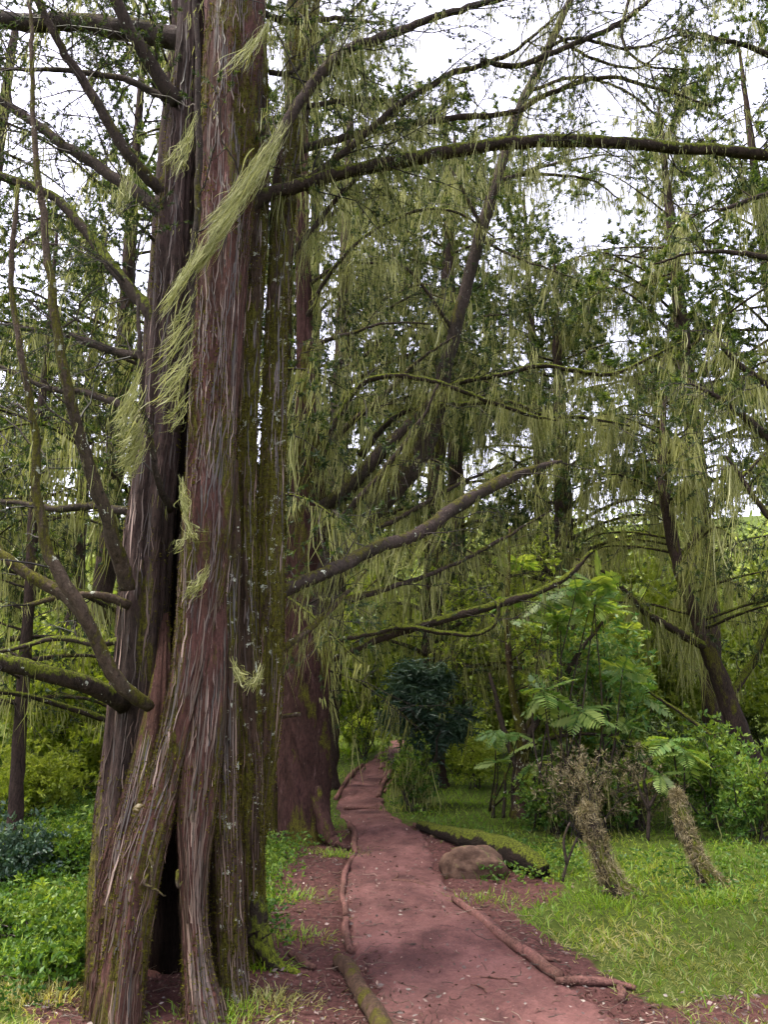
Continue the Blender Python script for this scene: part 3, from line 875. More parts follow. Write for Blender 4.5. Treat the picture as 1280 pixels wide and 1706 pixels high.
# bracket fungus, hooked snags
def blob(mb, c, r, n=18, rough=.25, seed=0., squash=(1, 1, 1), A=None):
    th = np.linspace(0, PI, n); ph = np.linspace(0, 2 * PI, n * 2, endpoint=False)
    TH, PH = np.meshgrid(th, ph, indexing='ij')
    d = np.stack([np.sin(TH) * np.cos(PH), np.sin(TH) * np.sin(PH), np.cos(TH)], -1)
    rr = 1 + rough * (vn(d[..., 0] * 2 + d[..., 2] * 1.3 + seed + 40, d[..., 1] * 2 + d[..., 2] + seed + 20) - .5) * 2
    rr = rr + rough * .3 * (vn(d[..., 0] * 7 + seed + 80, d[..., 1] * 7 + d[..., 2] * 5 + 33) - .5)
    V = d * rr[..., None] * r * np.array(squash) + c
    mb.add(V, grid_faces(n, n * 2, True)[:, ::-1], None if A is None else np.full(V.shape[:2], A))

mb = MB(); blob(mb, at(231, 1344, 4.05), .022, 14, .35, 3, (1, .8, .55), A=.9)
blob(mb, at(227, 1350, 4.04), .018, 10, .4, 5, (1, .8, .7), A=.8)
M['fungus'] = leafmat('fungus', [(0, (.06, .042, .01)), (1, (.10, .07, .018))], .1, .05)
mb.build('fungus', M['fungus'], t1, label='small ochre bracket growing on the dark bark')
for pts in ([(247, 1425, 4.02, .006), (252, 1445, 3.99, .008), (256, 1470, 3.98, .007), (264, 1488, 3.98, .005), (276, 1492, 3.99, .003)],
            [(244, 1458, 4.0, .007), (240, 1468, 3.98, .008), (243, 1476, 3.98, .007), (254, 1477, 3.98, .004)],
            [(298, 1448, 4.05, .007), (293, 1462, 4.02, .009), (297, 1478, 4.02, .008), (303, 1468, 4.03, .004)]):
    branch_part(t1, pts, M['limb_pale'], n=7, name='snag', seg=.01)

# ---- second cedar, behind, with the leaning stem
T2c = G(512, 1408)
Y2 = T2c[1] + .25
t2 = thing('cedar_tree', (T2c[0], Y2, 0), 'second cedar with twisted ribbed trunk by the path, a long stem leaning right', 'tree')
t1_save = t1; t1 = t2
column('trunk', [(512, 1460, 76, Y2), (512, 1420, 60, Y2), (510, 1390, 50, Y2), (507, 1330, 43, Y2), (507, 1220, 40, Y2), (509, 1100, 39, Y2), (508, 980, 38, Y2), (510, 880, 33, Y2), (510, 790, 26, Y2), (508, 650, 17, Y2), (506, 500, 14, Y2), (504, 350, 11, Y2), (500, 100, 9, Y2), (498, -200, 6, Y2)],
       M['bark_red2'], .40, seed=12, ridge=.19, twist=2.2, mossy_top=.5, n=72)
t1 = t1_save
branch_part(t2, [(526, 1310, Y2 - .14, .05), (538, 1360, Y2 - .2, .075), (550, 1390, Y2 - .25, .07), (566, 1405, Y2 - .32, .045), (586, 1414, Y2 - .4, .015)], M['bark_red2'], n=18, rough=.2, name='root_flare', seg=.03)
LB2 = []
def b2(pts, mat='limb', n=10, **k):
    q = branch_part(t2, pts, M[mat], n=n, **k); LB2.append(q); return q
y = Y2
lean = b2([(515, 1060, y, .20), (545, 960, y, .19), (590, 880, y, .17), (650, 815, y, .155), (700, 755, y, .14), (728, 690, y, .105), (750, 600, y, .082), (775, 500, y, .075), (800, 400, y, .070),
           (832, 300, y, .062), (868, 190, y, .056), (912, 95, y, .05), (950, 10, y, .044), (985, -70, y, .038)], n=20, label='leaning stem', name='leaning_stem')
b2([(520, 860, y, .10), (570, 820, y - .2, .085), (630, 760, y - .3, .07), (685, 705, y - .3, .05), (735, 650, y - .2, .035)])
b2([(520, 830, y, .06), (535, 760, y - .3, .045), (565, 690, y - .4, .036), (600, 643, y - .4, .032), (655, 627, y - .4, .03), (725, 636, y - .4, .028), (800, 660, y - .4, .026), (880, 690, y - .4, .02), (930, 700, y - .4, .012)], 'limb_moss')
b2([(690, 690, y, .05), (745, 645, y - .1, .034), (830, 628, y - .1, .03), (900, 611, y - .1, .028), (1000, 620, y - .1, .026), (1060, 603, y - .1, .02), (1140, 568, y - .1, .012)], 'limb_moss')
b2([(600, 760, y, .05), (660, 690, y - .1, .034), (760, 672, y - .1, .03), (850, 672, y - .1, .028), (900, 690, y - .1, .026), (980, 698, y - .1, .02), (1050, 710, y - .1, .012)], 'limb_moss')
b2([(535, 1104, y, .06), (600, 1078, y - .2, .045), (680, 1050, y - .4, .045), (760, 1025, y - .5, .043), (840, 1002, y - .5, .040), (900, 985, y - .5, .036), (955, 953, y - .5, .030), (988, 918, y - .5, .02)], 'limb_moss',
   label='mossy low bough curving up to the right')
b2([(535, 1080, y, .045), (600, 1056, y - .3, .032), (680, 1044, y - .5, .028), (745, 1056, y - .6, .026), (795, 1058, y - .6, .024), (824, 1040, y - .6, .020), (831, 1005, y - .6, .014)], 'limb_moss')
b2([(500, 590, y, .03), (560, 562, y - .2, .022), (640, 540, y - .3, .014), (720, 540, y - .3, .008)])
b2([(505, 545, y, .035), (540, 472, y - .2, .027), (600, 402, y - .3, .023), (680, 357, y - .3, .021), (740, 350, y - .3, .018), (790, 370, y - .3, .013), (825, 395, y - .3, .008)], 'limb_moss')
b2([(520, 800, y, .05), (560, 730, y - .2, .038), (640, 660, y - .3, .030), (700, 600, y - .3, .020), (760, 560, y - .3, .01)])
b2([(530, 900, y, .05), (580, 850, y - .5, .038), (640, 780, y - .6, .030), (700, 700, y - .6, .020), (730, 640, y - .6, .01)])
b2([(540, 960, y, .05), (600, 900, y - .3, .035), (690, 850, y - .3, .028), (780, 800, y - .2, .02), (850, 770, y, .01)])
b2([(545, 1010, y, .05), (640, 985, y - .2, .03), (740, 950, y, .024), (830, 905, y + .2, .02), (920, 850, y + .3, .012)])
b2([(805, 380, y, .025), (770, 310, y - .2, .02), (748, 275, y - .2, .012)])
b2([(838, 300, y, .026), (900, 282, y - .2, .02), (980, 262, y - .2, .012), (1060, 262, y - .2, .007)])
b2([(800, 400, y, .02), (880, 438, y, .014), (960, 465, y, .008)])
b2([(760, 560, y, .025), (700, 470, y - .2, .018), (640, 420, y - .3, .01)])
b2([(845, 296, y, .022), (905, 290, y - .1, .02), (980, 300, y - .1, .014), (1030, 330, y - .1, .008)])
b2([(885, 150, y, .025), (960, 130, y - .3, .02), (1050, 160, y - .4, .014), (1130, 230, y - .4, .007)])
b2([(500, 480, y, .03), (570, 440, y, .02), (650, 440, y, .012)])
b2([(500, 400, y, .03), (560, 350, y, .02), (620, 330, y, .012)])
b2([(500, 700, y, .03), (470, 640, y + .2, .02), (540, 560, y + .4, .012)])
tw, fo, li = MB(), MB(), MB()
dress(LB2[:1], tw, fo, li, n1=3, l1=1.2, n2=5, l2=.45, tuft_n=6, tpt=3, bl=9, beard_L=.3, beard_W=.008, start=.45, tuft_L=.06, tuft_W=.012, b1=2, b2=.4)
dress(LB2[5:7], tw, fo, li, n1=3, l1=.6, n2=3, l2=.3, tuft_n=5, tpt=2, bl=7, beard_n=6, beard_L=.18, beard_W=.007, tuft_L=.05, tuft_W=.010, b1=.6, b2=.1, lk=3)
dress(LB2[1:5] + LB2[7:13], tw, fo, li, n1=3.2, l1=.8, n2=4, l2=.35, tuft_n=6, tpt=3, bl=20, beard_n=10, beard_L=.32, beard_W=.008, tuft_L=.05, tuft_W=.010, b1=2, b2=.5, lk=3)
dress(LB2[13:], tw, fo, li, n1=6, l1=1.0, n2=5, l2=.4, tuft_n=7, tpt=4, bl=22, beard_n=10, beard_L=.40, beard_W=.008, tuft_L=.055, tuft_W=.011, b1=2, b2=.6, lk=3)
tw.build('twigs', M['twig'], t2, kind='stuff'); fo.build('foliage', M['needle'], t2, kind='stuff'); li.build('hanging_lichen', M['usnea'], t2, kind='stuff')


# ---- other standing trees: generic builder
def proc_tree(name, label, trunk, nl, lrange, zr, dens, mats=('bark_dark', 'limb', 'needle'), side=None, group=None, tl=.08, tW=.02, bL=.4, bW=.014, trunk_n=18, rise=.1, droopy=.35,
              lichen=1.0, gap=1.0, extra=(), n1=5, tuft_n=7, tpt=3, cat='tree', b1v=2, k=2, world=False, limb_r=.25, lean_env=None):
    Q = np.asarray(trunk, float) if world else px_line(trunk)
    base = Q[0, :3]
    o = thing(name, (base[0], base[1], base[2]), label, cat, group)
    L = np.linalg.norm(np.diff(Q[:, :3], axis=0), axis=1).sum()
    S = cmr(Q, int(np.clip(L / .09, 20, 120)))
    ss = np.linspace(0, 1, len(S))
    S[:, 3] *= 1 + .5 * np.exp(-ss * L / .25)
    mb = MB(); tube(mb, S[:, :3], S[:, 3], trunk_n, .16, seed=R.random() * 60, knots=.2, A=.5)
    mb.build('trunk', M[mats[0]], o)
    lim = []
    for i in range(nl):
        f = (i + R.random()) / nl
        z = zr[0] + (zr[1] - zr[0]) * f
        j = int(np.clip(z * (len(S) - 1), 0, len(S) - 1))
        c0 = S[j, :3]; r0 = max(S[j, 3] * limb_r, .008)
        a = R.random() * 2 * PI if side is None else R.uniform(*side)
        ln = lrange[0] + (lrange[1] - lrange[0]) * (1 - f) * (.6 + .6 * R.random())
        d = np.array([math.cos(a), math.sin(a), 0])
        p = [c0, c0 + d * ln * .35 + [0, 0, rise * ln], c0 + d * ln * .7 + [0, 0, rise * ln * 1.1], c0 + d * ln + [0, 0, (rise - droopy * .5) * ln]]
        lim.append(branch_part(o, [[*q, r0 * w_] for q, w_ in zip(p, (1, .7, .45, .15))], M[mats[1]], world=True, n=6, seg=.16))
    for e in extra:
        lim.append(branch_part(o, e, M[mats[1]], n=8))
    tw, fo, li = MB(), MB(), MB()
    dress(lim, tw, fo, li if lichen else None, n1=n1 * dens, l1=lrange[0] * .45, n2=4, l2=.4, tuft_n=tuft_n, tpt=tpt, tuft_L=tl, tuft_W=tW, bl=12 * lichen, beard_n=7, beard_L=bL, beard_W=bW,
          b1=b1v * lichen * .7, b2=.3 * lichen, droop=droopy, gap=gap, lk=k, start=.1, twr=.008)
    tw.build('twigs', M['twig'], o, kind='stuff'); fo.build('foliage', M[mats[2]], o, kind='stuff')
    if lichen: li.build('hanging_lichen', M['usnea'], o, kind='stuff')
    return o


g3 = G(450, 1392)
y = g3[1]
proc_tree('cedar_tree', 'slim dark cedar trunk showing between the two big trunks', [(452, 1405, y, .12), (453, 1250, y, .11), (456, 1050, y, .10), (470, 700, y, .09), (480, 300, y, .07), (485, -50, y, .05)],
          10, (1.0, 2.0), (.55, .97), 1.0, ('bark_moss', 'limb', 'needle'))
y4 = 12.6
b4 = [(722, 1318, y4, .20), (722, 1200, y4, .185), (721, 1080, y4, .175), (723, 900, y4, .16), (732, 700, y4, .13), (742, 500, y4, .10), (752, 350, y4, .07), (758, 230, y4, .03)]
proc_tree('cedar_tree', 'straight tapering cedar in the middle distance behind the dark rounded shrub', b4, 34, (1.4, 2.6), (.22, .99), 1.0, ('bark_dark', 'limb', 'needle'), tl=.09, tW=.02, bL=.55, bW=.018, n1=4, b1v=2,
          extra=([(738, 885, y4, .05), (800, 868, y4 - .4, .03), (880, 850, y4 - .6, .012)], [(722, 1105, y4, .05), (800, 1108, y4 - .3, .03), (900, 1095, y4 - .5, .015)]))
y5 = 10.5
proc_tree('cedar_tree', 'dark leaning cedar at the right edge hung thick with beard lichen',
          [(1262, 1318, y5, .15), (1240, 1240, y5, .135), (1208, 1150, y5, .12), (1165, 1040, y5, .09), (1130, 940, y5, .075), (1112, 840, y5, .09), (1105, 740, y5, .06), (1108, 660, y5, .03)],
          26, (1.3, 2.4), (.38, 1.0), 1.0, ('bark_dark', 'limb_moss', 'needle'), tl=.075, tW=.018, bL=.5, bW=.014, n1=4, b1v=3, lichen=1.5, limb_r=.32,
          extra=([(1215, 1160, y5, .06), (1262, 1090, y5, .05), (1290, 1000, y5, .04), (1310, 900, y5, .03)],
                 [(1180, 1080, y5, .07), (1090, 1030, y5 - .4, .05), (1020, 960, y5 - .6, .03), (960, 930, y5 - .6, .015)],
                 [(1130, 950, y5, .06), (1180, 860, y5, .045), (1240, 790, y5, .03), (1290, 740, y5, .02)]))
y6 = 6.6
proc_tree('cedar_tree', 'cedar standing outside the right edge whose lichened boughs droop into the frame',
          [(1560, 1480, y6, .24), (1550, 1200, y6, .21), (1540, 800, y6, .18), (1530, 400, y6, .15), (1520, 0, y6, .12), (1510, -300, y6, .08)],
          3, (1.2, 2.0), (.6, .9), 1.0, ('bark_dark', 'limb', 'needle'), tl=.06, tW=.013, bL=.38, bW=.009, n1=7, b1v=3, lichen=1.2,
          extra=([(1535, 900, y6, .07), (1400, 800, y6, .055), (1285, 732, y6, .04), (1235, 690, y6, .03), (1185, 655, y6, .018), (1150, 640, y6, .008)],
                 [(1535, 820, y6, .06), (1400, 720, y6, .045), (1285, 650, y6, .03), (1215, 595, y6, .022), (1190, 545, y6, .01)],
                 [(1530, 560, y6, .06), (1400, 480, y6, .045), (1285, 430, y6, .03), (1180, 420, y6, .018), (1090, 440, y6, .008)],
                 [(1525, 260, y6, .06), (1400, 150, y6, .045), (1285, 90, y6, .03), (1180, 60, y6, .02), (1130, 55, y6, .01)],
                 [(1525, 200, y6, .06), (1400, 60, y6, .045), (1270, -10, y6, .03), (1180, -30, y6, .02)],
                 [(1535, 1000, y6, .06), (1400, 940, y6, .045), (1290, 870, y6, .03), (1240, 800, y6, .02), (1210, 760, y6, .01)],
                 [(1530, 400, y6, .06), (1420, 330, y6, .045), (1300, 320, y6, .03), (1200, 350, y6, .02)]))
# left side trees
g7 = G(22, 1432)
y = g7[1]
proc_tree('young_tree', 'slender dark sapling trunk rising from the undergrowth at the left edge', [(20, 1435, y, .075), (26, 1330, y, .07), (34, 1190, y, .06), (48, 1000, y, .055), (60, 780, y, .045), (80, 560, y, .03), (95, 380, y, .015)],
          22, (1.3, 2.4), (.35, 1.0), 1.0, ('bark_dark', 'limb', 'needle'), tl=.07, tW=.016, bL=.3, n1=5, b1v=1)
proc_tree('cedar_tree', 'cedar behind the big trunk on the left with a tangle of bare dark boughs', [[-2.55, 8.0, -.3, .13], [-2.6, 8.0, 2, .12], [-2.6, 8.0, 5, .10], [-2.6, 8.0, 8, .08], [-2.6, 8.0, 11, .03]],
          36, (2.0, 3.4), (.16, .98), 1.0, ('bark_dark', 'limb_moss', 'needle'), tl=.07, tW=.016, bL=.32, n1=5, b1v=1, world=True)
proc_tree('cedar_tree', 'dense dark cedar farther off on the left whose foliage closes the view', [[-6.3, 10.5, -.5, .25], [-6.2, 10.5, 3, .2], [-6.1, 10.5, 7, .15], [-6.0, 10.5, 12, .05]],
          36, (2.2, 3.4), (.14, .98), 1.0, ('bark_dark', 'limb', 'needle'), tl=.09, tW=.024, bL=.35, n1=5, b1v=1, world=True)
proc_tree('cedar_tree', 'cedar partly hidden behind the leaning stem, its crown heavy with lichen', [[-.9, 12.0, 0, .2], [-.8, 12, 3, .18], [-.7, 12, 7, .13], [-.6, 12, 12, .04]],
          36, (2.0, 3.2), (.30, .98), 1.0, ('bark_dark', 'limb', 'needle'), tl=.09, tW=.022, bL=.55, bW=.018, n1=5, b1v=3, world=True)
proc_tree('cedar_tree', 'cedar right of the middle-distance trunk with tiers of spreading lichened boughs', [[3.2, 13.5, .1, .2], [3.2, 13.5, 3, .18], [3.25, 13.5, 6, .13], [3.3, 13.5, 9.5, .03]],
          36, (1.6, 2.6), (.36, .98), 1.0, ('bark_dark', 'limb', 'needle'), tl=.10, tW=.024, bL=.5, bW=.018, n1=5, b1v=2, world=True)

for nm, X_, Y_, h_, z0, nl_, lr, li_ in (('tall cedar beyond the middle-distance trunk, open crown against the pale sky', 1.4, 15.5, 15.0, .42, 34, (2.0, 3.4), 1.0),
                        ('tall green cedar behind the leaning lichened cedar at the right', 5.6, 13.5, 13.0, .34, 44, (2.2, 3.8), .9),
                        ('leafy cedar crown rising at the far right edge', 8.2, 15.0, 16.0, .30, 44, (2.2, 3.8), .7),
                        ('tall cedar whose crown fills the sky between the two leaning stems', -1.6, 15.5, 16.5, .40, 40, (2.0, 3.6), .8),
                        ('broad cedar standing back in the right half of the wood', 3.9, 19.0, 15.0, .42, 34, (2.4, 4.0), .6),
                        ('high cedar crown behind the boughs at the upper left', -5.2, 14.0, 16.0, .34, 40, (2.2, 3.8), .4)):
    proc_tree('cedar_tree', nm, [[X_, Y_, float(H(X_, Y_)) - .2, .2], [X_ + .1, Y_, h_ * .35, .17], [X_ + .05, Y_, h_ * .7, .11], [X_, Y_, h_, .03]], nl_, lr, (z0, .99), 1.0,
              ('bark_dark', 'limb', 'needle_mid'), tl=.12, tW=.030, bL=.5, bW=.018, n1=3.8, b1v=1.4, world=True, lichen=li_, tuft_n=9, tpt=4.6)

# background cedars: three built once, then copied
FARG = 'cedars of the forest behind the clearing'
protos = []
for i in range(3):
    hgt = (11, 13, 9)[i]
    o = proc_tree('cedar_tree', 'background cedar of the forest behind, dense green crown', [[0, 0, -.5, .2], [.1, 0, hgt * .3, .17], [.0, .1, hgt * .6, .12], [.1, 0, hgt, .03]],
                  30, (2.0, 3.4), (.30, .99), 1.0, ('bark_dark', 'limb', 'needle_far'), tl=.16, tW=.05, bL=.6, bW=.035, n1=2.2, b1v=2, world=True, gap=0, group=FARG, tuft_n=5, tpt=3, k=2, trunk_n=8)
    protos.append(o)


def copy_thing(r, loc, rz, s):
    c = r.copy(); C.objects.link(c); c.location = loc; c.rotation_euler = (0, 0, rz); c.scale = (s, s, s)
    for ch in list(r.children):
        d = ch.copy(); C.objects.link(d); d.parent = c
        d.matrix_parent_inverse.identity()
    return c


spots = [(-12, 18, 1.0), (-8.5, 21, 1.1), (-4.6, 23, 1.05), (-1.8, 27, 1.0), (2.2, 29, .95), (-14, 26, 1.2), (-8, 32, 1.1), (6, 34, .8),
         (14.5, 24, .85), (18, 31, .9), (13, 36, .8), (-13, 36, 1.1), (-3, 38, 1.0), (-20, 30, 1.2)]
BL = ['wide dense cedar deep in the wood beyond the left edge', 'tall cedar far back behind the sapling on the left', 'squat cedar behind the tangle of bare boughs on the left', 'dense cedar glimpsed just left of the second trunk',
      'tall cedar far behind the bend of the path', 'short cedar at the very left of the far wood', 'large far cedar behind the massive trunk', 'tall far cedar behind the compound-leaf shrub',
      'low bushy far cedar behind the leaning cedar', 'far cedar at the right edge of the distant wood', 'slender distant cedar near the right of the hillside', 'distant bushy cedar on the left hillside',
      'distant cedar standing straight beyond the end of the path', 'tallest distant cedar at the left end of the hillside']
for i, (x, yy, s) in enumerate(spots):
    z = float(H(x, yy)) - .1
    if i < 3:
        o = protos[i]; o.location = (x, yy, z); o.scale = (s, s, s); o.rotation_euler = (0, 0, R.random() * 6)
    else:
        o = copy_thing(protos[i % 3], (x, yy, z), R.random() * 6, s)
    o['label'] = BL[i]

# far wood: one mass on the hillside
mb = MB()
n = 34000
rr_ = R.uniform(34, 66, n); an = R.uniform(-.62, .62, n)
x = rr_ * np.sin(an); yy = rr_ * np.cos(an)
topn = 3.0 + 4.5 * vn(x * .35 + 80, yy * .35 + 80)
z = H(x, yy) + topn * R.random(n) ** .6
P = np.stack([x, yy, z], 1)
P = P[keep(P, .9, False)]
cl = vn(P[:, 0] * .9 + 50, P[:, 2] * .9 + P[:, 1] * .3 + 50)
leaves(mb, P, rdir(len(P)) + [0, 0, -.3], .45 + .3 * R.random(len(P)), .22, A=np.clip(.25 + .9 * (cl - .2) + .2 * R.normal(size=len(P)), 0, 1), fold=True)
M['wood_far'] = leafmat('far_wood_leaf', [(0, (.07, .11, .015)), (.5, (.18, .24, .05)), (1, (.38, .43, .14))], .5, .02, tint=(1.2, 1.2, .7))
mb.build('far_wood', M['wood_far'], kind='stuff')


# ------------------------------------------------------------------ shrubs
def bush(name, label, base, size, n_stem, leafm, leaf_L, leaf_W, n_tuft, per, group=None, fold=True, droop=.2, stemr=.012, cat='shrub', hang=0, clump=1.0, shell=.5, up=.3):
    """stems plus a volume of leaf clumps, uneven outline"""
    o = thing(name, base, label, cat, group)
    sx, sy, sz = size
    base = np.asarray(base, float)
    D = np.stack([R.normal(size=n_stem) * sx * .45, R.normal(size=n_stem) * sy * .45, sz * (.6 + .4 * R.random(n_stem))], 1)
    st = MB()
    PL = grow(np.repeat(base[None], n_stem, 0) + R.normal(size=(n_stem, 3)) * [.05, .05, 0] - [0, 0, .03], D, np.linalg.norm(D, axis=1), 8, 0.05, .12)
    batch_tubes(st, PL, np.full(n_stem, stemr), np.full(n_stem, stemr * .3), 6)
    p, t, s = sample_pl(PL, 6, .3, 1)
    PL2 = grow(p, t + rdir(len(p)) * .9, sz * .3 * (.4 + R.random(len(p))), 5, .1, .15)
    batch_tubes(st, PL2, np.full(len(p), stemr * .5), np.full(len(p), stemr * .2), 4)
    st.build('stems', M['twig'], o, kind='stuff')
    c = base + rdir(n_tuft) * (R.random((n_tuft, 1)) ** shell) * [sx, sy, sz * .5] + [0, 0, sz * .55]
    c = c + R.normal(size=c.shape) * .1 * clump
    cz = vn(c[:, 0] * 4 + 30, c[:, 2] * 4 + c[:, 1] * 2 + 10)
    c = c[cz > .30]
    c = c[c[:, 2] > H(c[:, 0], c[:, 1]) + .02]
    e, te, _ = sample_pl(PL2, 3, .4, 1)
    c = np.vstack([c, e])
    idx = np.repeat(np.arange(len(c)), per)
    out = unit(c - (base + [0, 0, sz * .4]))
    Dd = out[idx] * .5 + rdir(len(idx)) * .8; Dd[:, 2] += up - droop * 2 * R.random(len(idx))
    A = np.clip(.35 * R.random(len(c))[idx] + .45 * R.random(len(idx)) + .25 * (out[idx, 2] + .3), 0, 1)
    lf = MB()
    leaves(lf, c[idx] + rdir(len(idx)) * leaf_L * .5 * R.random((len(idx), 1)), Dd, leaf_L * (.5 + .8 * R.random(len(idx))), leaf_W * (.6 + .7 * R.random(len(idx))), fold=fold, A=A)
    lf.build('foliage', M[leafm], o, kind='stuff')
    if hang:
        lc = MB(); pp = c[R.random(len(c)) < hang]; beard(lc, pp, 4, .25, .012, k=3)
        lc.build('hanging_lichen', M['usnea'], o, kind='stuff')
    return o


def on(px, py):
    return G(px, py)

# dark blue-green round shrub at the bend
g = on(700, 1345)
o = thing('shrub', g, 'dark blue-green round shrub with long drooping leaves beside the bend of the path', 'shrub')
s_ = MB(); lf = MB()
cen = at(708, 1180, g[1])
for c_, rad_, nn in ((cen, (.40, .42, .42), 300), (at(735, 1130, g[1] + .1), (.22, .3, .22), 70), (at(655, 1195, g[1]), (.20, .25, .16), 60), (at(775, 1190, g[1] + .1), (.18, .2, .12), 50), (at(668, 1150, g[1] - .1), (.25, .25, .25), 90), (at(760, 1215, g[1]), (.24, .25, .16), 90), (at(708, 1240, g[1]), (.35, .3, .2), 120), (at(690, 1120, g[1]), (.3, .3, .22), 90), (at(700, 1300, g[1]), (.22, .2, .28), 120)):
    q = c_ + rdir(nn) * (R.random((nn, 1)) ** .6) * np.array(rad_) * (.75 + .7 * R.random((nn, 1)) ** 3)
    idx = np.repeat(np.arange(nn), 13)
    D = rdir(len(idx)) * [1, 1, .5]; D[:, 2] -= .25
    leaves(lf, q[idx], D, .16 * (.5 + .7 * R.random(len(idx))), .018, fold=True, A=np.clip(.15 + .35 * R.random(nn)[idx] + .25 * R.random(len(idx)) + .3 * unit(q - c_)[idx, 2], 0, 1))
PL = grow(np.repeat(g[None], 9, 0), (cen - g) + R.normal(size=(9, 3)) * .25, np.full(9, 1.2), 7, 0, .15)
batch_tubes(s_, PL, np.full(9, .022), np.full(9, .008), 6)
s_.build('stems', M['limb'], o, kind='stuff'); lf.build('foliage', M['bluegreen'], o, kind='stuff')

# mossy drape under it
bush('shrub', 'thin mossy bush at the foot of the dark round shrub, above the path edge', on(690, 1352), (.22, .2, .75), 8, 'herb', .05, .02, 260, 8, hang=.3)


# compound-leaf shrub: every leaf a part
def pinnate_mesh(seed, n=9, L=.34):
    mb = MB()
    rs = np.random.default_rng(seed)
    s = np.linspace(.12, 1, n)
    mid = np.stack([s * L, np.zeros(n), -.10 * s ** 2 * L * 2], 1)
    for sg in (-1, 1):
        ll = L * .34 * np.sin(PI * (s * .72 + .2)) + .01
        D = np.stack([np.full(n, .55), np.full(n, sg * 1.0), np.full(n, -.25)], 1) + rs.normal(size=(n, 3)) * .08
        D = unit(D); W = ll * .34
        Sd = unit(np.cross(D, [0, 0, 1.0]))
        m1 = mid + D * (ll * .35)[:, None]; m2 = mid + D * (ll * .75)[:, None]
        V = np.stack([mid, m1 - Sd * W[:, None] * .5, m1 + Sd * W[:, None] * .5, m2 - Sd * W[:, None] * .4, m2 + Sd * W[:, None] * .4, mid + D * ll[:, None] - [0, 0, .008]], 1)
        b = (np.arange(n) * 6)[:, None]
        F = np.concatenate([b + [0, 1, 2], b + [1, 3, 4], b + [1, 4, 2], b + [3, 5, 4]], 1)
        mb.add(V.reshape(-1, 3), F.reshape(-1, 3), np.repeat(rs.random(n) * .3 + .3 + .3 * (seed % 3) / 2, 6))
    sm = np.linspace(0, 1, 7)
    P = np.stack([sm * L, sm * 0, -.10 * sm ** 2 * L * 2], 1)
    tube(mb, P, np.linspace(.004, .0015, 7), 4, 0)
    return mb.mesh('leaf', M['pinnate'], smooth=False)

pm = [pinnate_mesh(i, n=8 + i % 3, L=.30 + .03 * (i % 3)) for i in range(6)]
NLEAF = 0


def rosette(root, c, n=7, scale=1.0, tilt=.35):
    global NLEAF
    a0 = R.random() * 6
    for i in range(n):
        a = a0 + i * 2 * PI / n + R.normal() * .15
        o = bpy.data.objects.new('leaf', pm[R.integers(0, 6)]); C.objects.link(o)
        o.parent = root
        o.location = tuple(np.asarray(c) - np.array(root.location))
        o.rotation_euler = (R.normal() * .45, -tilt + .25 + R.normal() * .4, a)
        s = scale * (.8 + .4 * R.random()); o.scale = (s, s, s)
        NLEAF += 1

yb = 9.0
g = on(900, 1385)
cs = thing('compound_leaf_shrub', g, 'tall bright green shrub with big feathery compound leaves right of the path', 'shrub')
ros = [(905, 1010), (950, 985), (985, 972), (1010, 990), (1030, 1020), (1045, 1045), (960, 1030), (990, 1060), (1020, 1075), (940, 1070), (1000, 1110), (1040, 1100), (965, 1120),
       (1050, 1135), (920, 1130), (1010, 1155), (1060, 1180), (970, 1180), (1035, 1205), (930, 1190), (1000, 1225), (880, 1060), (870, 1000), (950, 1240), (1070, 1230), (900, 1230), (860, 960), (1040, 1250), (985, 1015), (925, 1030)]
st = MB()
for i, (px, py) in enumerate(ros):
    c = at(px, py, yb + R.uniform(-.7, .9)) + R.normal(size=3) * .08; rosette(cs, c, 7, .9 + .2 * R.random())
    b0 = g + [R.normal() * .25 + .5, R.normal() * .15, 0]; b0[2] = H(b0[0], b0[1]) - .03
    P = cmr(np.array([b0, b0 * .55 + c * .45 + [R.normal() * .15, 0, -.05], c]), 14)
    tube(st, P, np.linspace(.014, .006, 14), 6, .1)
st.build('stems', M['limb'], cs, kind='stuff')
lf = MB()
nn = 800
q = at(985, 1130, yb + .3) + rdir(nn) * (R.random((nn, 1)) ** .5) * [.85, .5, 1.05]
leaves(lf, *(lambda i: (q[i], rdir(len(i)) + [0, -.2, -.1]))(np.repeat(np.arange(nn), 6)), .085, .028, fold=True)
lf.build('foliage', M['pinnate'], cs, kind='stuff')
sm1 = thing('compound_leaf_sapling', on(1128, 1400), 'small sapling topped by drooping compound leaves above the mossy stump', 'shrub')
for px, py, s in ((1120, 1232, 1.0), (1140, 1250, .9), (1100, 1290, .7)):
    rosette(sm1, at(px, py, 8.0), 7, s, tilt=.1)
st = MB(); g_ = np.array(sm1.location)
for e in ((1120, 1232), (1140, 1250), (1100, 1290)):
    tube(st, cmr(np.array([g_, (g_ + at(*e, 8.0)) / 2 + [.04, 0, 0], at(*e, 8.0)]), 10), np.linspace(.014, .007, 10), 6, .1)
st.build('stem', M['limb'], sm1)
sm2 = thing('compound_leaf_sapling', on(815, 1352), 'sapling with pale bluish compound leaves left of the forked small tree', 'shrub')
st = MB(); g_ = np.array(sm2.location)
for px, py, s in ((825, 1218, .8), (865, 1222, .7), (890, 1270, .8), (830, 1270, .7)):
    c = at(px, py, 9.0); rosette(sm2, c, 6, s, tilt=.1)
    tube(st, cmr(np.array([g_, (g_ + c) / 2 + [.04, 0, 0], c]), 10), np.linspace(.013, .006, 10), 6, .1)
st.build('stem', M['limb'], sm2)

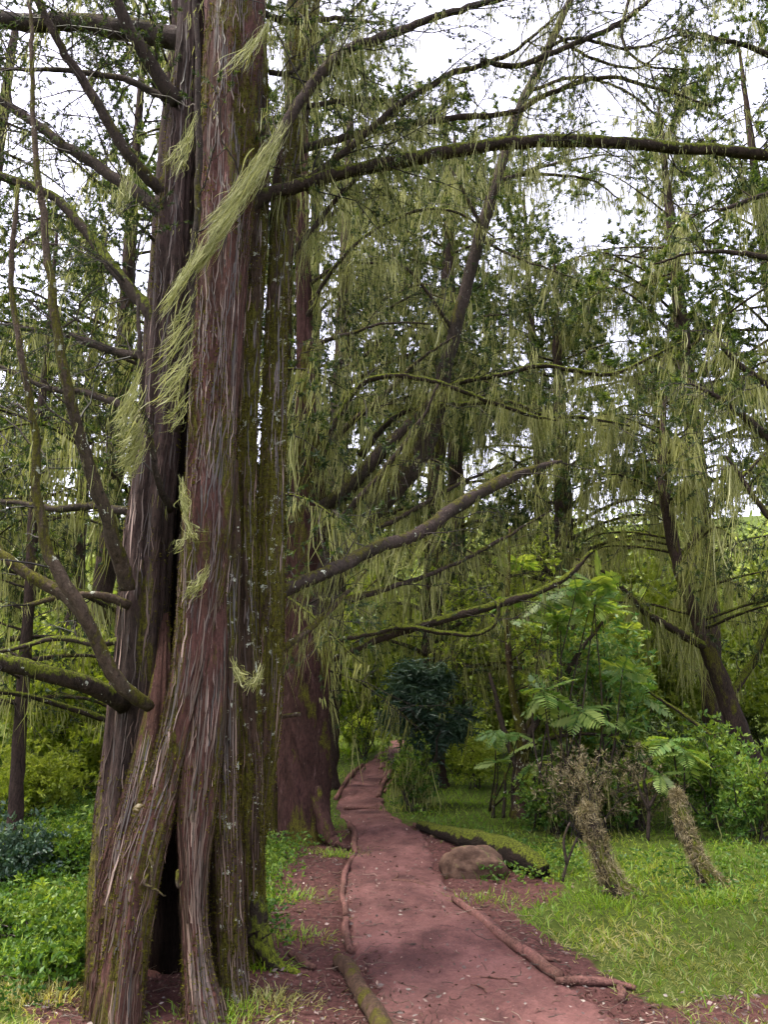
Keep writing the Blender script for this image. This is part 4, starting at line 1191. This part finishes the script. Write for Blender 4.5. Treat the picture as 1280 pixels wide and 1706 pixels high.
# forked small tree
g = on(866, 1362); y = g[1]
proc_tree('forked_tree', 'dark many-stemmed small tree forking above the grass right of the path',
          [(868, 1368, y, .085), (868, 1300, y, .075), (872, 1235, y, .07), (856, 1160, y, .045), (846, 1060, y, .035), (848, 950, y, .022), (850, 880, y, .012)],
          12, (.7, 1.4), (.5, 1), 1.0, ('bark_moss', 'limb', 'yellowleaf'), tl=.07, tW=.025, n1=4, lichen=.4, bL=.25, bW=.01,
          extra=([(872, 1240, y, .05), (905, 1185, y, .04), (950, 1110, y - .2, .03), (1005, 1035, y - .3, .016)], [(872, 1250, y, .04), (890, 1170, y + .2, .03), (915, 1090, y + .3, .022), (940, 1000, y + .3, .012)],
                 [(866, 1290, y, .04), (835, 1200, y + .1, .028), (815, 1120, y + .2, .016)], [(864, 1255, y, .03), (930, 1225, y - .3, .02), (1010, 1225, y - .5, .014), (1050, 1245, y - .5, .008)]))
mb = MB()
for dx in (-30, -12, 18, 30, -46):
    a = G(868 + dx, 1362); b = at(866 + dx * .8, 1270 + R.random() * 40, y)
    tube(mb, cmr(np.array([a - [0, 0, .03], (a + b) / 2 + R.normal(size=3) * .02, b]), 10), np.linspace(.026, .014, 10), 6, .15)
o = mb.build('sucker_stems', M['limb'], None, kind='stuff')
tag(o, 'cluster of dark bare suckers at the foot of the forked tree', 'stems')

# undergrowth bushes, each a thing
def bsh(px, py, size, label, leafm='herb', L=.055, W=.026, nt=500, per=8, stems=9, **k):
    bush('shrub', label, on(px, py), size, stems, leafm, L, W, nt, per, **k)

bsh(975, 1400, (.34, .3, .85), 'scrubby bush with dry tangled vines left of the leaning mossy stump', 'dry', .05, .008, 260, 6, stems=30, hang=.04, stemr=.007)
bsh(918, 1385, (.25, .25, .5), 'leafy green bush between the forked tree and the dry tangle', 'herb', .05, .026, 340, 8)
bsh(1065, 1385, (.30, .3, .8), 'grey-brown twiggy bush behind the leaning mossy stump', 'dry', .045, .008, 200, 6, stems=26, hang=.05, stemr=.007)
bsh(1015, 1385, (.4, .3, .6), 'leafy undergrowth tuft right behind the shaggy stump', 'herb', .05, .024, 380, 8)
bsh(1010, 1345, (.6, .5, 1.1), 'broad leafy bush under the tall compound-leaf shrub', 'herb', .07, .032, 700, 8)
bsh(1190, 1380, (.55, .45, 1.0), 'dark green bush in front of the leaning cedar at the right edge', 'herb', .06, .028, 700, 8)
bsh(1262, 1400, (.4, .4, .8), 'small-leaved dark bush hard against the right edge of the frame', 'herb', .06, .024, 420, 8, hang=.1)
bsh(1130, 1335, (.6, .5, 1.0), 'shaded bush behind the sapling with drooping leaves', 'needle', .07, .03, 600, 8)
bsh(795, 1315, (.35, .4, .8), 'loose green bush between the dark round shrub and the forked tree', 'yellowleaf', .055, .024, 380, 8)
bsh(760, 1290, (.6, .5, .8), 'yellow-green bush behind the dark round shrub', 'yellowleaf', .07, .03, 500, 8)
bsh(615, 1245, (.55, .5, .6), 'low rounded bush on the grassy bank left of the far path', 'yellowleaf', .06, .03, 500, 8)
bsh(585, 1215, (1.6, .8, 1.5), 'bright far thicket behind the second trunk', 'yellowleaf', .12, .06, 900, 8)
bsh(880, 1255, (1.3, .8, 2.0), 'bright leafy thicket behind the forked tree', 'yellowleaf', .11, .055, 1200, 8)
bsh(1100, 1262, (1.5, .8, 2.2), 'sunlit thicket behind the compound-leaf shrub', 'yellowleaf', .11, .055, 1200, 8)
bsh(990, 1270, (1.2, .8, 2.4), 'tall thicket in the gap right of the path', 'yellowleaf', .11, .055, 1100, 8)
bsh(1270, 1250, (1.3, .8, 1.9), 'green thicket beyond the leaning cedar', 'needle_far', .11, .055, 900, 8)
bsh(130, 1330, (.6, .6, 1.15), 'pale green leafy shrub beside the big trunk on the left', 'yellowleaf', .075, .035, 1000, 9)
bsh(40, 1370, (.7, .6, .9), 'bright shrub behind the sapling trunk on the left', 'yellowleaf', .07, .03, 800, 8)
bsh(110, 1450, (.35, .35, .3), 'dark green bush low beside the big trunk', 'herb', .05, .025, 420, 8)
bsh(20, 1470, (.4, .35, .35), 'shadowy low bush at the left edge', 'bluegreen', .05, .026, 600, 8)
bsh(60, 1565, (.5, .3, .16), 'bright leafy herbs clumped left of the big trunk', 'herb', .04, .024, 500, 8, up=.5)
bsh(110, 1620, (.3, .25, .18), 'fresh green herb clump close to the hollow trunk', 'herb', .04, .024, 500, 9, up=.5)
bsh(-90, 1330, (1.0, .8, 1.3), 'big leafy shrub beyond the left edge of the frame', 'herb', .08, .04, 900, 8)


for i, (X_, Y_, s_, nm) in enumerate(((1.3, 15.5, (1.4, .9, 3.4), 'pale sunlit thicket seen through the gap left of the compound-leaf shrub'), (3.6, 16.5, (1.7, 1.0, 5.0), 'high yellow-green thicket glowing behind the compound-leaf shrub'),
                                    (5.4, 15.5, (1.5, 1.0, 4.2), 'yellow-green thicket left of the leaning cedar'), (-.4, 16.5, (1.6, 1.0, 3.4), 'bright thicket behind the far end of the path'),
                                    (8.0, 15.0, (1.8, 1.0, 4.0), 'lit thicket beyond the right edge cedar'), (-5.0, 13.0, (1.6, 1.0, 2.6), 'light green thicket far behind the sapling on the left'))):
    bush('tall_shrub', nm, (X_, Y_, float(H(X_, Y_))), s_, 9, 'yellowleaf', .15, .075, 900, 8, hang=.08)


# leaning stumps with dry moss
def stump(pts, label, dry=900, mat='limb_moss', mossm='dry'):
    Q = px_line(pts); base = Q[0, :3]
    o = thing('mossy_stump', base, label, 'stump')
    S = cmr(Q, 30)
    mb = MB(); tube(mb, S[:, :3], S[:, 3], 14, .3, seed=R.random() * 50, knots=.4); mb.build('trunk', M[mat], o)
    mm = MB()
    p, t, s = sample_pl(S[None, :, :3], dry, 0, 1)
    cl_ = vn(s * 9 + dry, R.random(dry) * 3); kk = cl_ > .42; p, t, s = p[kk], t[kk], s[kk]; dry = len(p)
    rad = np.interp(s, np.linspace(0, 1, 30), S[:, 3])
    d = unit(np.cross(t, rdir(dry)))
    P = p + d * rad[:, None] * (.9 + .5 * R.random((dry, 1)) ** 3)
    tufts(mm, P, unit(d * .8 + [0, 0, -.5]), 7, .055, .005, .75)
    beard(mm, P[::3], 4, .20, .007, k=3, drift=(.2, 0, 0))
    mm.build('dry_moss', M[mossm], o, kind='stuff')

y = on(1015, 1490)[1]
stump([(1040, 1505, y, .13), (1024, 1478, y, .085), (1004, 1430, y + .05, .06), (990, 1385, y + .1, .055), (978, 1352, y + .12, .05), (985, 1345, y + .12, .01)], 'leaning broken stump shaggy with straw-coloured dry moss on the right grass')
y = on(1165, 1480)[1]
stump([(1200, 1490, y, .13), (1172, 1448, y, .055), (1152, 1405, y + .1, .045), (1138, 1365, y + .15, .04), (1130, 1330, y + .2, .03), (1126, 1318, y + .2, .008)], 'taller leaning stump wrapped in brown-green moss behind the grass', 900, mossm='dry')
y = on(1265, 1310)[1]
g = at(1265, 1290, 8.5)
stump([(1275, 1400, 8.5, .09), (1270, 1340, 8.5, .08), (1262, 1295, 8.5, .07), (1256, 1275, 8.5, .03)], 'short snag draped with pale moss at the right edge', 500)
# small standing twig on the grass
o = thing('bare_sapling', on(1080, 1400), 'thin bare forked sapling between the two mossy stumps', 'sapling')
st = MB()
for pts in ([(1080, 1402), (1082, 1350), (1078, 1320)], [(1082, 1350), (1070, 1325), (1062, 1300)], [(1081, 1345), (1095, 1320), (1100, 1295)], [(1078, 1322), (1074, 1300), (1080, 1270)]):
    P = cmr(np.array([at(a, b, on(1080, 1400)[1]) for a, b in pts]), 10); tube(st, P, np.linspace(.022, .01, 10), 6, .15)
st.build('stem', M['limb'], o)
o = thing('bare_sapling', on(945, 1470), 'dark slanting stick-like sapling left of the shaggy stump', 'sapling')
st = MB()
y = on(945, 1470)[1]
for pts in ([(935, 1480), (945, 1440), (962, 1395)], [(945, 1440), (940, 1400), (950, 1370)]):
    P = cmr(np.array([at(a, b, y) for a, b in pts]), 10); tube(st, P, np.linspace(.016, .007, 10), 6, .15)
st.build('stem', M['limb'], o)
# slanting dead pole right
Q = px_line([(1195, 1232, 8.6, .022), (1140, 1190, 8.8, .022), (1080, 1150, 9.0, .018), (1040, 1105, 9.2, .012)])
mb = MB(); S = cmr(Q, 30); tube(mb, S[:, :3], S[:, 3], 8, .15); o = mb.build('dead_branch', M['limb_moss'])
tag(o, 'long thin fallen branch slanting through the bushes left of the leaning cedar', 'branch')


# ------------------------------------------------------------------ path edging, logs, roots, boulder
def ground_log(name, pts, label, cat, mat='limb', n=14, lift=.7, rough=.1, group=None, endcap=True):
    Q = []
    for px, py, r in pts:
        g = G(px, py); Q.append([g[0], g[1], g[2] + r * lift + .012, r])
    S = cmr(np.array(Q), max(12, int(len(pts) * 9)))
    S[:, :2] += (vn(np.linspace(0, 6, len(S)) + R.random() * 50, np.zeros(len(S)) + 2)[:, None] - .5) * .02
    mb = MB(); tube(mb, S[:, :3], np.maximum(S[:, 3], .003), n, rough, seed=R.random() * 40, knots=.25)
    o = mb.build(name, M[mat]); tag(o, label, cat, group)
    return S

M['log'] = barkmat('worn_log', (.03, .018, .013), (.085, .052, .036), (.17, .115, .08), .2, grain=(60, 6, 30), topmoss=.05)
M['logmoss'] = barkmat('rotting_log', (.006, .005, .004), (.022, .016, .012), (.05, .038, .028), -.25, grain=(30, 6, 30), topmoss=.42, mosscol=((.05, .065, .008), (.15, .18, .02)))
M['root'] = barkmat('worn_root', (.045, .022, .018), (.15, .075, .06), (.26, .16, .13), -.2, grain=(30, 8, 30))
ground_log('edging_log', [(566, 1608, .030), (575, 1622, .042), (592, 1648, .044), (610, 1675, .046), (628, 1706, .047), (650, 1760, .048)], 'thick rounded brown log lying along the left path edge in the foreground', 'log', 'log', 20, .7)
ground_log('edging_log', [(756, 1504, .020), (790, 1530, .026), (830, 1562, .028), (870, 1592, .030), (905, 1618, .031), (932, 1638, .028)], 'long thin log edging the right side of the path', 'log', 'root', 12, .6)
ground_log('mossy_log', [(700, 1384, .05), (745, 1400, .07), (790, 1417, .10), (840, 1436, .11), (880, 1452, .105), (912, 1464, .06)], 'fallen mossy log behind the boulder right of the path', 'log', 'logmoss', 22, .75, .09)
EG = 'roots and sticks edging the path'
for pts, lb in (([(926, 1640, .018), (975, 1640, .024), (1020, 1644, .018), (1060, 1652, .012)], 'pale root running right from the end of the thin edging log'),
                ([(880, 1604, .012), (905, 1602, .014), (935, 1606, .010)], 'short stick beside the thin edging log'),
                ([(582, 1376, .03), (590, 1392, .032), (588, 1410, .03), (592, 1425, .02)], 'low root along the left path edge near the second trunk'),
                ([(590, 1430, .018), (578, 1450, .022), (571, 1475, .022), (570, 1500, .02), (576, 1530, .018)], 'thin curved root at the left path edge past the crossing'),
                ([(575, 1535, .02), (578, 1560, .024), (582, 1590, .022)], 'reddish root stub above the thick foreground log'),
                ([(558, 1334, .03), (574, 1308, .035), (588, 1290, .04), (605, 1276, .03)], 'pale stick edging the left side of the far path'),
                ([(632, 1284, .03), (645, 1280, .03), (660, 1275, .02)], 'short pale stick across the far path'),
                ([(630, 1330, .03), (636, 1312, .035), (648, 1292, .035), (654, 1282, .02)], 'forked stick edging the right side of the far path'),
                ([(640, 1322, .02), (650, 1306, .025), (662, 1296, .015)], 'broken stick just right of the forked stick'),
                ([(668, 1262, .05), (676, 1250, .05), (684, 1244, .03)], 'pale stick by the last bend of the path'),
                ([(572, 1350, .02), (600, 1349, .025), (636, 1351, .02)], 'straight wooden riser crossing the path'),
                ([(652, 1472, .016), (675, 1474, .022), (700, 1477, .02), (712, 1482, .012)], 'dark root crossing the path left of the boulder'),
                ([(575, 1490, .008), (625, 1489, .010), (665, 1488, .012), (715, 1484, .010)], 'thin root lying right across the path'),
                ([(655, 1470, .010), (662, 1464, .009), (664, 1458, .004)], 'upright nub of a broken root in the path'),
                ([(757, 1500, .012), (768, 1506, .014), (782, 1518, .010)], 'short dark root at the start of the thin edging log'),
                ([(485, 1595, .02), (500, 1606, .024), (522, 1618, .012)], 'mossy root stub on the bare soil right of the big trunk'),
                ([(690, 1376, .02), (705, 1384, .03), (720, 1392, .02)], 'pale root tip at the right edge of the path'),
                ([(1035, 1652, .018), (1037, 1662, .02), (1036, 1672, .02)], 'small dark stump nub on the bare soil at the right'),
                ([(785, 1632, .004), (830, 1634, .006), (865, 1642, .003)], 'thin twig lying on the path in front'),
                ([(785, 1645, .003), (800, 1650, .006), (812, 1658, .003)], 'small curved twig on the path under the longer twig'),
                ([(600, 1622, .004), (640, 1616, .005), (690, 1618, .003)], 'thin cracked root line beside the thick log')):
    ground_log('root', pts, lb, 'root', 'root', 8, .35, .2, EG)

g = G(783, 1466)
o = bpy.data.objects
mb = MB()
blob(mb, g + [.05, .14, .05], .225, 44, .24, 4, (1.18, .85, .84))
bo = mb.build('boulder', M['rock']); tag(bo, 'smooth rounded brown boulder at the right edge of the path', 'boulder')
SG = 'loose stones on the path verge'
for px, py, r, lb in ((722, 1396, .03, 'leftmost stone of three above the boulder'), (748, 1402, .025, 'middle stone of three above the boulder'), (775, 1405, .02, 'rightmost stone of three above the boulder'), (715, 1500, .018, 'small stone beside the root left of the boulder'),
                      (610, 1512, .015, 'tiny stone on the left side of the path surface'), (500, 1520, .02, 'small stone on the bare soil between the two big trunks'), (1095, 1680, .02, 'small stone on the bare soil at the lower right')):
    mb = MB(); g = G(px, py); blob(mb, g + [0, 0, r * .4], r, 9, .3, R.random() * 40, (1.2, 1, .6)); s_ = mb.build('stone', M['rock'])
    tag(s_, lb, 'stone', SG)


# ------------------------------------------------------------------ ground cover
def scatter(n, rmin, rmax, amin=-.62, amax=.62):
    r = np.exp(R.uniform(math.log(rmin), math.log(rmax), n)); a = R.uniform(amin, amax, n)
    return r * np.sin(a), r * np.cos(a), r


def blades(n, rmin, rmax, hgt, wid, mat, name, mask, lean=.5, A=None, patch=.0, scl=.35):
    x, y, r = scatter(n, rmin, rmax)
    m = mask(x, y) > R.random(len(x))
    x, y, r = x[m], y[m], r[m]
    # tufting: pull towards cell centres
    cx = np.round(x / .11) * .11 + (vn(np.round(x / .11) * 3.3, np.round(y / .11) * 5.1) - .5) * .1
    cyy = np.round(y / .11) * .11 + (vn(np.round(x / .11) * 7.3 + 9, np.round(y / .11) * 2.1) - .5) * .1
    f = .45
    x = x * (1 - f) + cx * f; y = y * (1 - f) + cyy * f
    z = H(x, y) - .01
    far = np.maximum(1, r / 5) ** scl
    hh = hgt * (.35 + .9 * R.random(len(x))) * (.6 + .8 * vn(x * 1.9 + 40, y * 1.9 + 40)) * far
    D = np.stack([R.normal(size=len(x)) * lean, R.normal(size=len(x)) * lean, np.ones(len(x))], 1)
    D = unit(D)
    mb = MB()
    S = unit(np.cross(D, rdir(len(x))))
    W = (wid * (.6 + .8 * R.random(len(x))) * far)[:, None]
    P = np.stack([x, y, z], 1)
    b2_ = unit(D * [1.6, 1.6, .7] + [0, 0, -.05])
    mid = P + D * hh[:, None] * .55; tip = mid + b2_ * hh[:, None] * .5
    V = np.stack([P - S * W * .5, P + S * W * .5, mid - S * W * .4, mid + S * W * .4, tip], 1)
    b = (np.arange(len(x)) * 5)[:, None]
    nr_ = r < 8.5
    F = np.concatenate([np.concatenate([b + [0, 1, 3], b + [0, 3, 2], b + [2, 3, 4]], 1)[nr_].reshape(-1, 3), (b + [0, 1, 4])[~nr_]])
    a = np.clip(.75 * vn(x * 1.3 + 7, y * 1.3 + 3) + .45 * R.random(len(x)) - .1, 0, 1)
    mb.add(V.reshape(-1, 3), F.reshape(-1, 3), np.repeat(a, 5))
    o = mb.build(name, M[mat], kind='stuff'); return o


def clear(x, y):
    return (path_u(x, y) > .08) * (1 - soil_amount(x, y)) 


dryness = lambda x, y: sstep(6.3, 4.6, y) * sstep(.6, 1.2, x) + sstep(4.9, 4.2, y) * (x < 0)
tag(blades(90000, 3.2, 26, .075, .007, 'grass', 'grass', lambda x, y: clear(x, y) * (1 - .75 * dryness(x, y))), 'fresh green grass covering the ground on both sides of the path', 'grass')
tag(blades(75000, 3.2, 7.5, .06, .005, 'grass_dry', 'dry_grass', lambda x, y: clear(x, y) * np.clip(dryness(x, y) + .05, 0, 1), lean=.9), 'short yellowish grass in the foreground on the right', 'grass')


def herbs(n, rmin, rmax, mask, L, mat, name, label, hz=.1, amin=-.62, amax=.62):
    x, y, r = scatter(n, rmin, rmax, amin, amax)
    m = mask(x, y) > R.random(len(x)); x, y, r = x[m], y[m], r[m]
    far = np.maximum(1, r / 5) ** .5
    z = H(x, y) + hz * R.random(len(x)) * (.3 + 1.2 * vn(x * 2 + 3, y * 2 + 60)) * far
    P = np.stack([x, y, z], 1)
    idx = np.repeat(np.arange(len(x)), 4)
    D = rdir(len(idx)) * [1, 1, .4] + [0, 0, .35]
    mb = MB()
    leaves(mb, P[idx], D, (L * far)[idx] * (.5 + .8 * R.random(len(idx))), (L * .55 * far)[idx] * (.6 + .6 * R.random(len(idx))), fold=True,
           A=np.clip(.7 * vn(x * 1.7 + 7, y * 1.7 + 3)[idx] + .5 * R.random(len(idx)) - .1, 0, 1))
    o = mb.build(name, M[mat], kind='stuff'); tag(o, label, 'ground cover')

herbs(16000, 3.6, 22, lambda x, y: clear(x, y) * sstep(.40, .6, vn(x * .9 + 20, y * .9 + 11)) * (1 - .8 * (dryness(x, y) > .5)), .032, 'herb', 'ground_cover', 'low broad-leaved herbs growing among the grass', .09)
herbs(8000, 4.4, 14, lambda x, y: clear(x, y) * 1.0, .032, 'herb', 'leafy_ground_cover', 'dense leafy ground cover on the left behind the big trunk', .13, -.62, -.26)
# herbs between the two trunks
herbs(5000, 4.9, 8, lambda x, y: clear(x, y) * 1.0, .030, 'herb', 'fresh_herbs', 'bright fresh herbs between the big trunk and the second trunk', .10, -.20, -.05)
herbs(2600, 5.8, 7.6, lambda x, y: (np.hypot((x - 1.15) / .5, (y - 6.9) / .35) < 1) * 1.0, .03, 'herb', 'creeping_ivy', 'dark ivy leaves growing between the boulder and the mossy log', .14, .02, .32)

# strap-leaved grass tuft by the root flare and small tufts
def tuftgrass(px, py, n, L, W, label, spread=.08, mat='grass'):
    g = G(px, py)
    x = R.normal(size=n) * spread; y = R.normal(size=n) * spread * .6
    P = np.stack([g[0] + x, g[1] + y, H(g[0] + x, g[1] + y) - .01], 1)
    D = unit(np.stack([x / spread * .5 + R.normal(size=n) * .4, y / spread * .4 + R.normal(size=n) * .4, np.ones(n)], 1))
    PL = grow(P, D, L * (.5 + .7 * R.random(n)), 5, .55 * R.random(n) + .2, .05)
    s = np.linspace(0, 1, 5); S = unit(np.cross(D, [0, 0, 1.0]))
    wd = W * (1 - s ** 2 * .9)[None, :, None] * .5
    V = np.stack([PL - S[:, None] * wd, PL + S[:, None] * wd], 2)
    F = grid_faces(5, 2, False)[None] + (np.arange(n) * 10)[:, None, None]
    mb = MB(); mb.add(V.reshape(-1, 3), F.reshape(-1, 3), np.repeat(.3 + .5 * R.random(n), 10))
    tag(mb.build('grass_tuft', M[mat]), label, 'grass tuft')['kind'] = 'stuff'

tuftgrass(440, 1612, 160, .13, .008, 'bright strappy grass tuft beside the mossy root flare of the big trunk')
tuftgrass(455, 1668, 260, .11, .005, 'pale grass tuft at the right foot of the big trunk', .12, 'grass_dry')
tuftgrass(380, 1690, 220, .12, .005, 'thin grass growing between the roots of the big trunk', .10, 'grass')
tuftgrass(590, 1252, 300, .30, .02, 'bright arching grass clump on the bank by the far path', .3)

for px, py, n_, L_, lb in ((60, 1660, 500, .16, 'long pale grass in the lower left corner'), (130, 1560, 260, .18, 'tall green grass blades among the herbs left of the big trunk'), (20, 1600, 300, .20, 'tall grass blades at the left edge among the herbs'),
                       (490, 1560, 200, .10, 'green grass tuft on the soil between the two big trunks'), (480, 1500, 320, .13, 'thick fresh grass in front of the second trunk'), (560, 1425, 260, .12, 'grass growing round the root of the second trunk'),
                       (330, 1700, 160, .09, 'small grass tuft at the mouth of the hollow'), (800, 1500, 260, .10, 'grass tuft at the verge beside the thin edging log'), (1010, 1505, 300, .13, 'grass grown up round the foot of the shaggy stump'),
                       (1190, 1500, 300, .14, 'grass grown up round the foot of the taller stump')):
    tuftgrass(px, py, n_, L_, .006, lb, .16, 'grass_dry' if 'pale' in lb else 'grass')

# litter on path and soil
x, y, r = scatter(15000, 3.2, 16, -.4, .45)
d = path_u(x, y)
m = ((soil_amount(x, y) > R.random(len(x))) & (d > 0)) | ((d <= 0) & (R.random(len(x)) < .34 + .35 * (d > -.12)))
x, y = x[m], y[m]
P = np.stack([x, y, H(x, y) + np.where(path_u(x, y) < 0, .034, .012)], 1)
mb = MB()
D = rdir(len(P)) * [1, 1, .22]
leaves(mb, P, D, .014 + .03 * R.random(len(P)) ** 2, .008 + .012 * R.random(len(P)) ** 2, fold=True)
tag(mb.build('leaf_litter', M['litter'], kind='stuff'), 'scattered dead leaves and bark chips on the red earth', 'leaf litter')
x, y, r = scatter(2600, 3.2, 12, -.4, .45)
m = (soil_amount(x, y) > R.random(len(x))) & ((path_u(x, y) > -.1) | (R.random(len(x)) < .25))
x, y = x[m], y[m]
P = np.stack([x, y, H(x, y) + np.where(path_u(x, y) < 0, .034, .014)], 1)
mb = MB(); D = rdir(len(P)) * [1, 1, .15]
PL = grow(P, D, .04 + .16 * R.random(len(P)) ** 2, 5, 0, .2)
batch_tubes(mb, PL, np.full(len(P), .0025), np.full(len(P), .0012), 4)
tag(mb.build('fallen_twigs', M['fibre'], kind='stuff'), 'thin fallen twigs littering the bare soil', 'twigs')

print('TRIS', sum(len(me.polygons) for me in bpy.data.meshes), 'leaf parts', NLEAF)
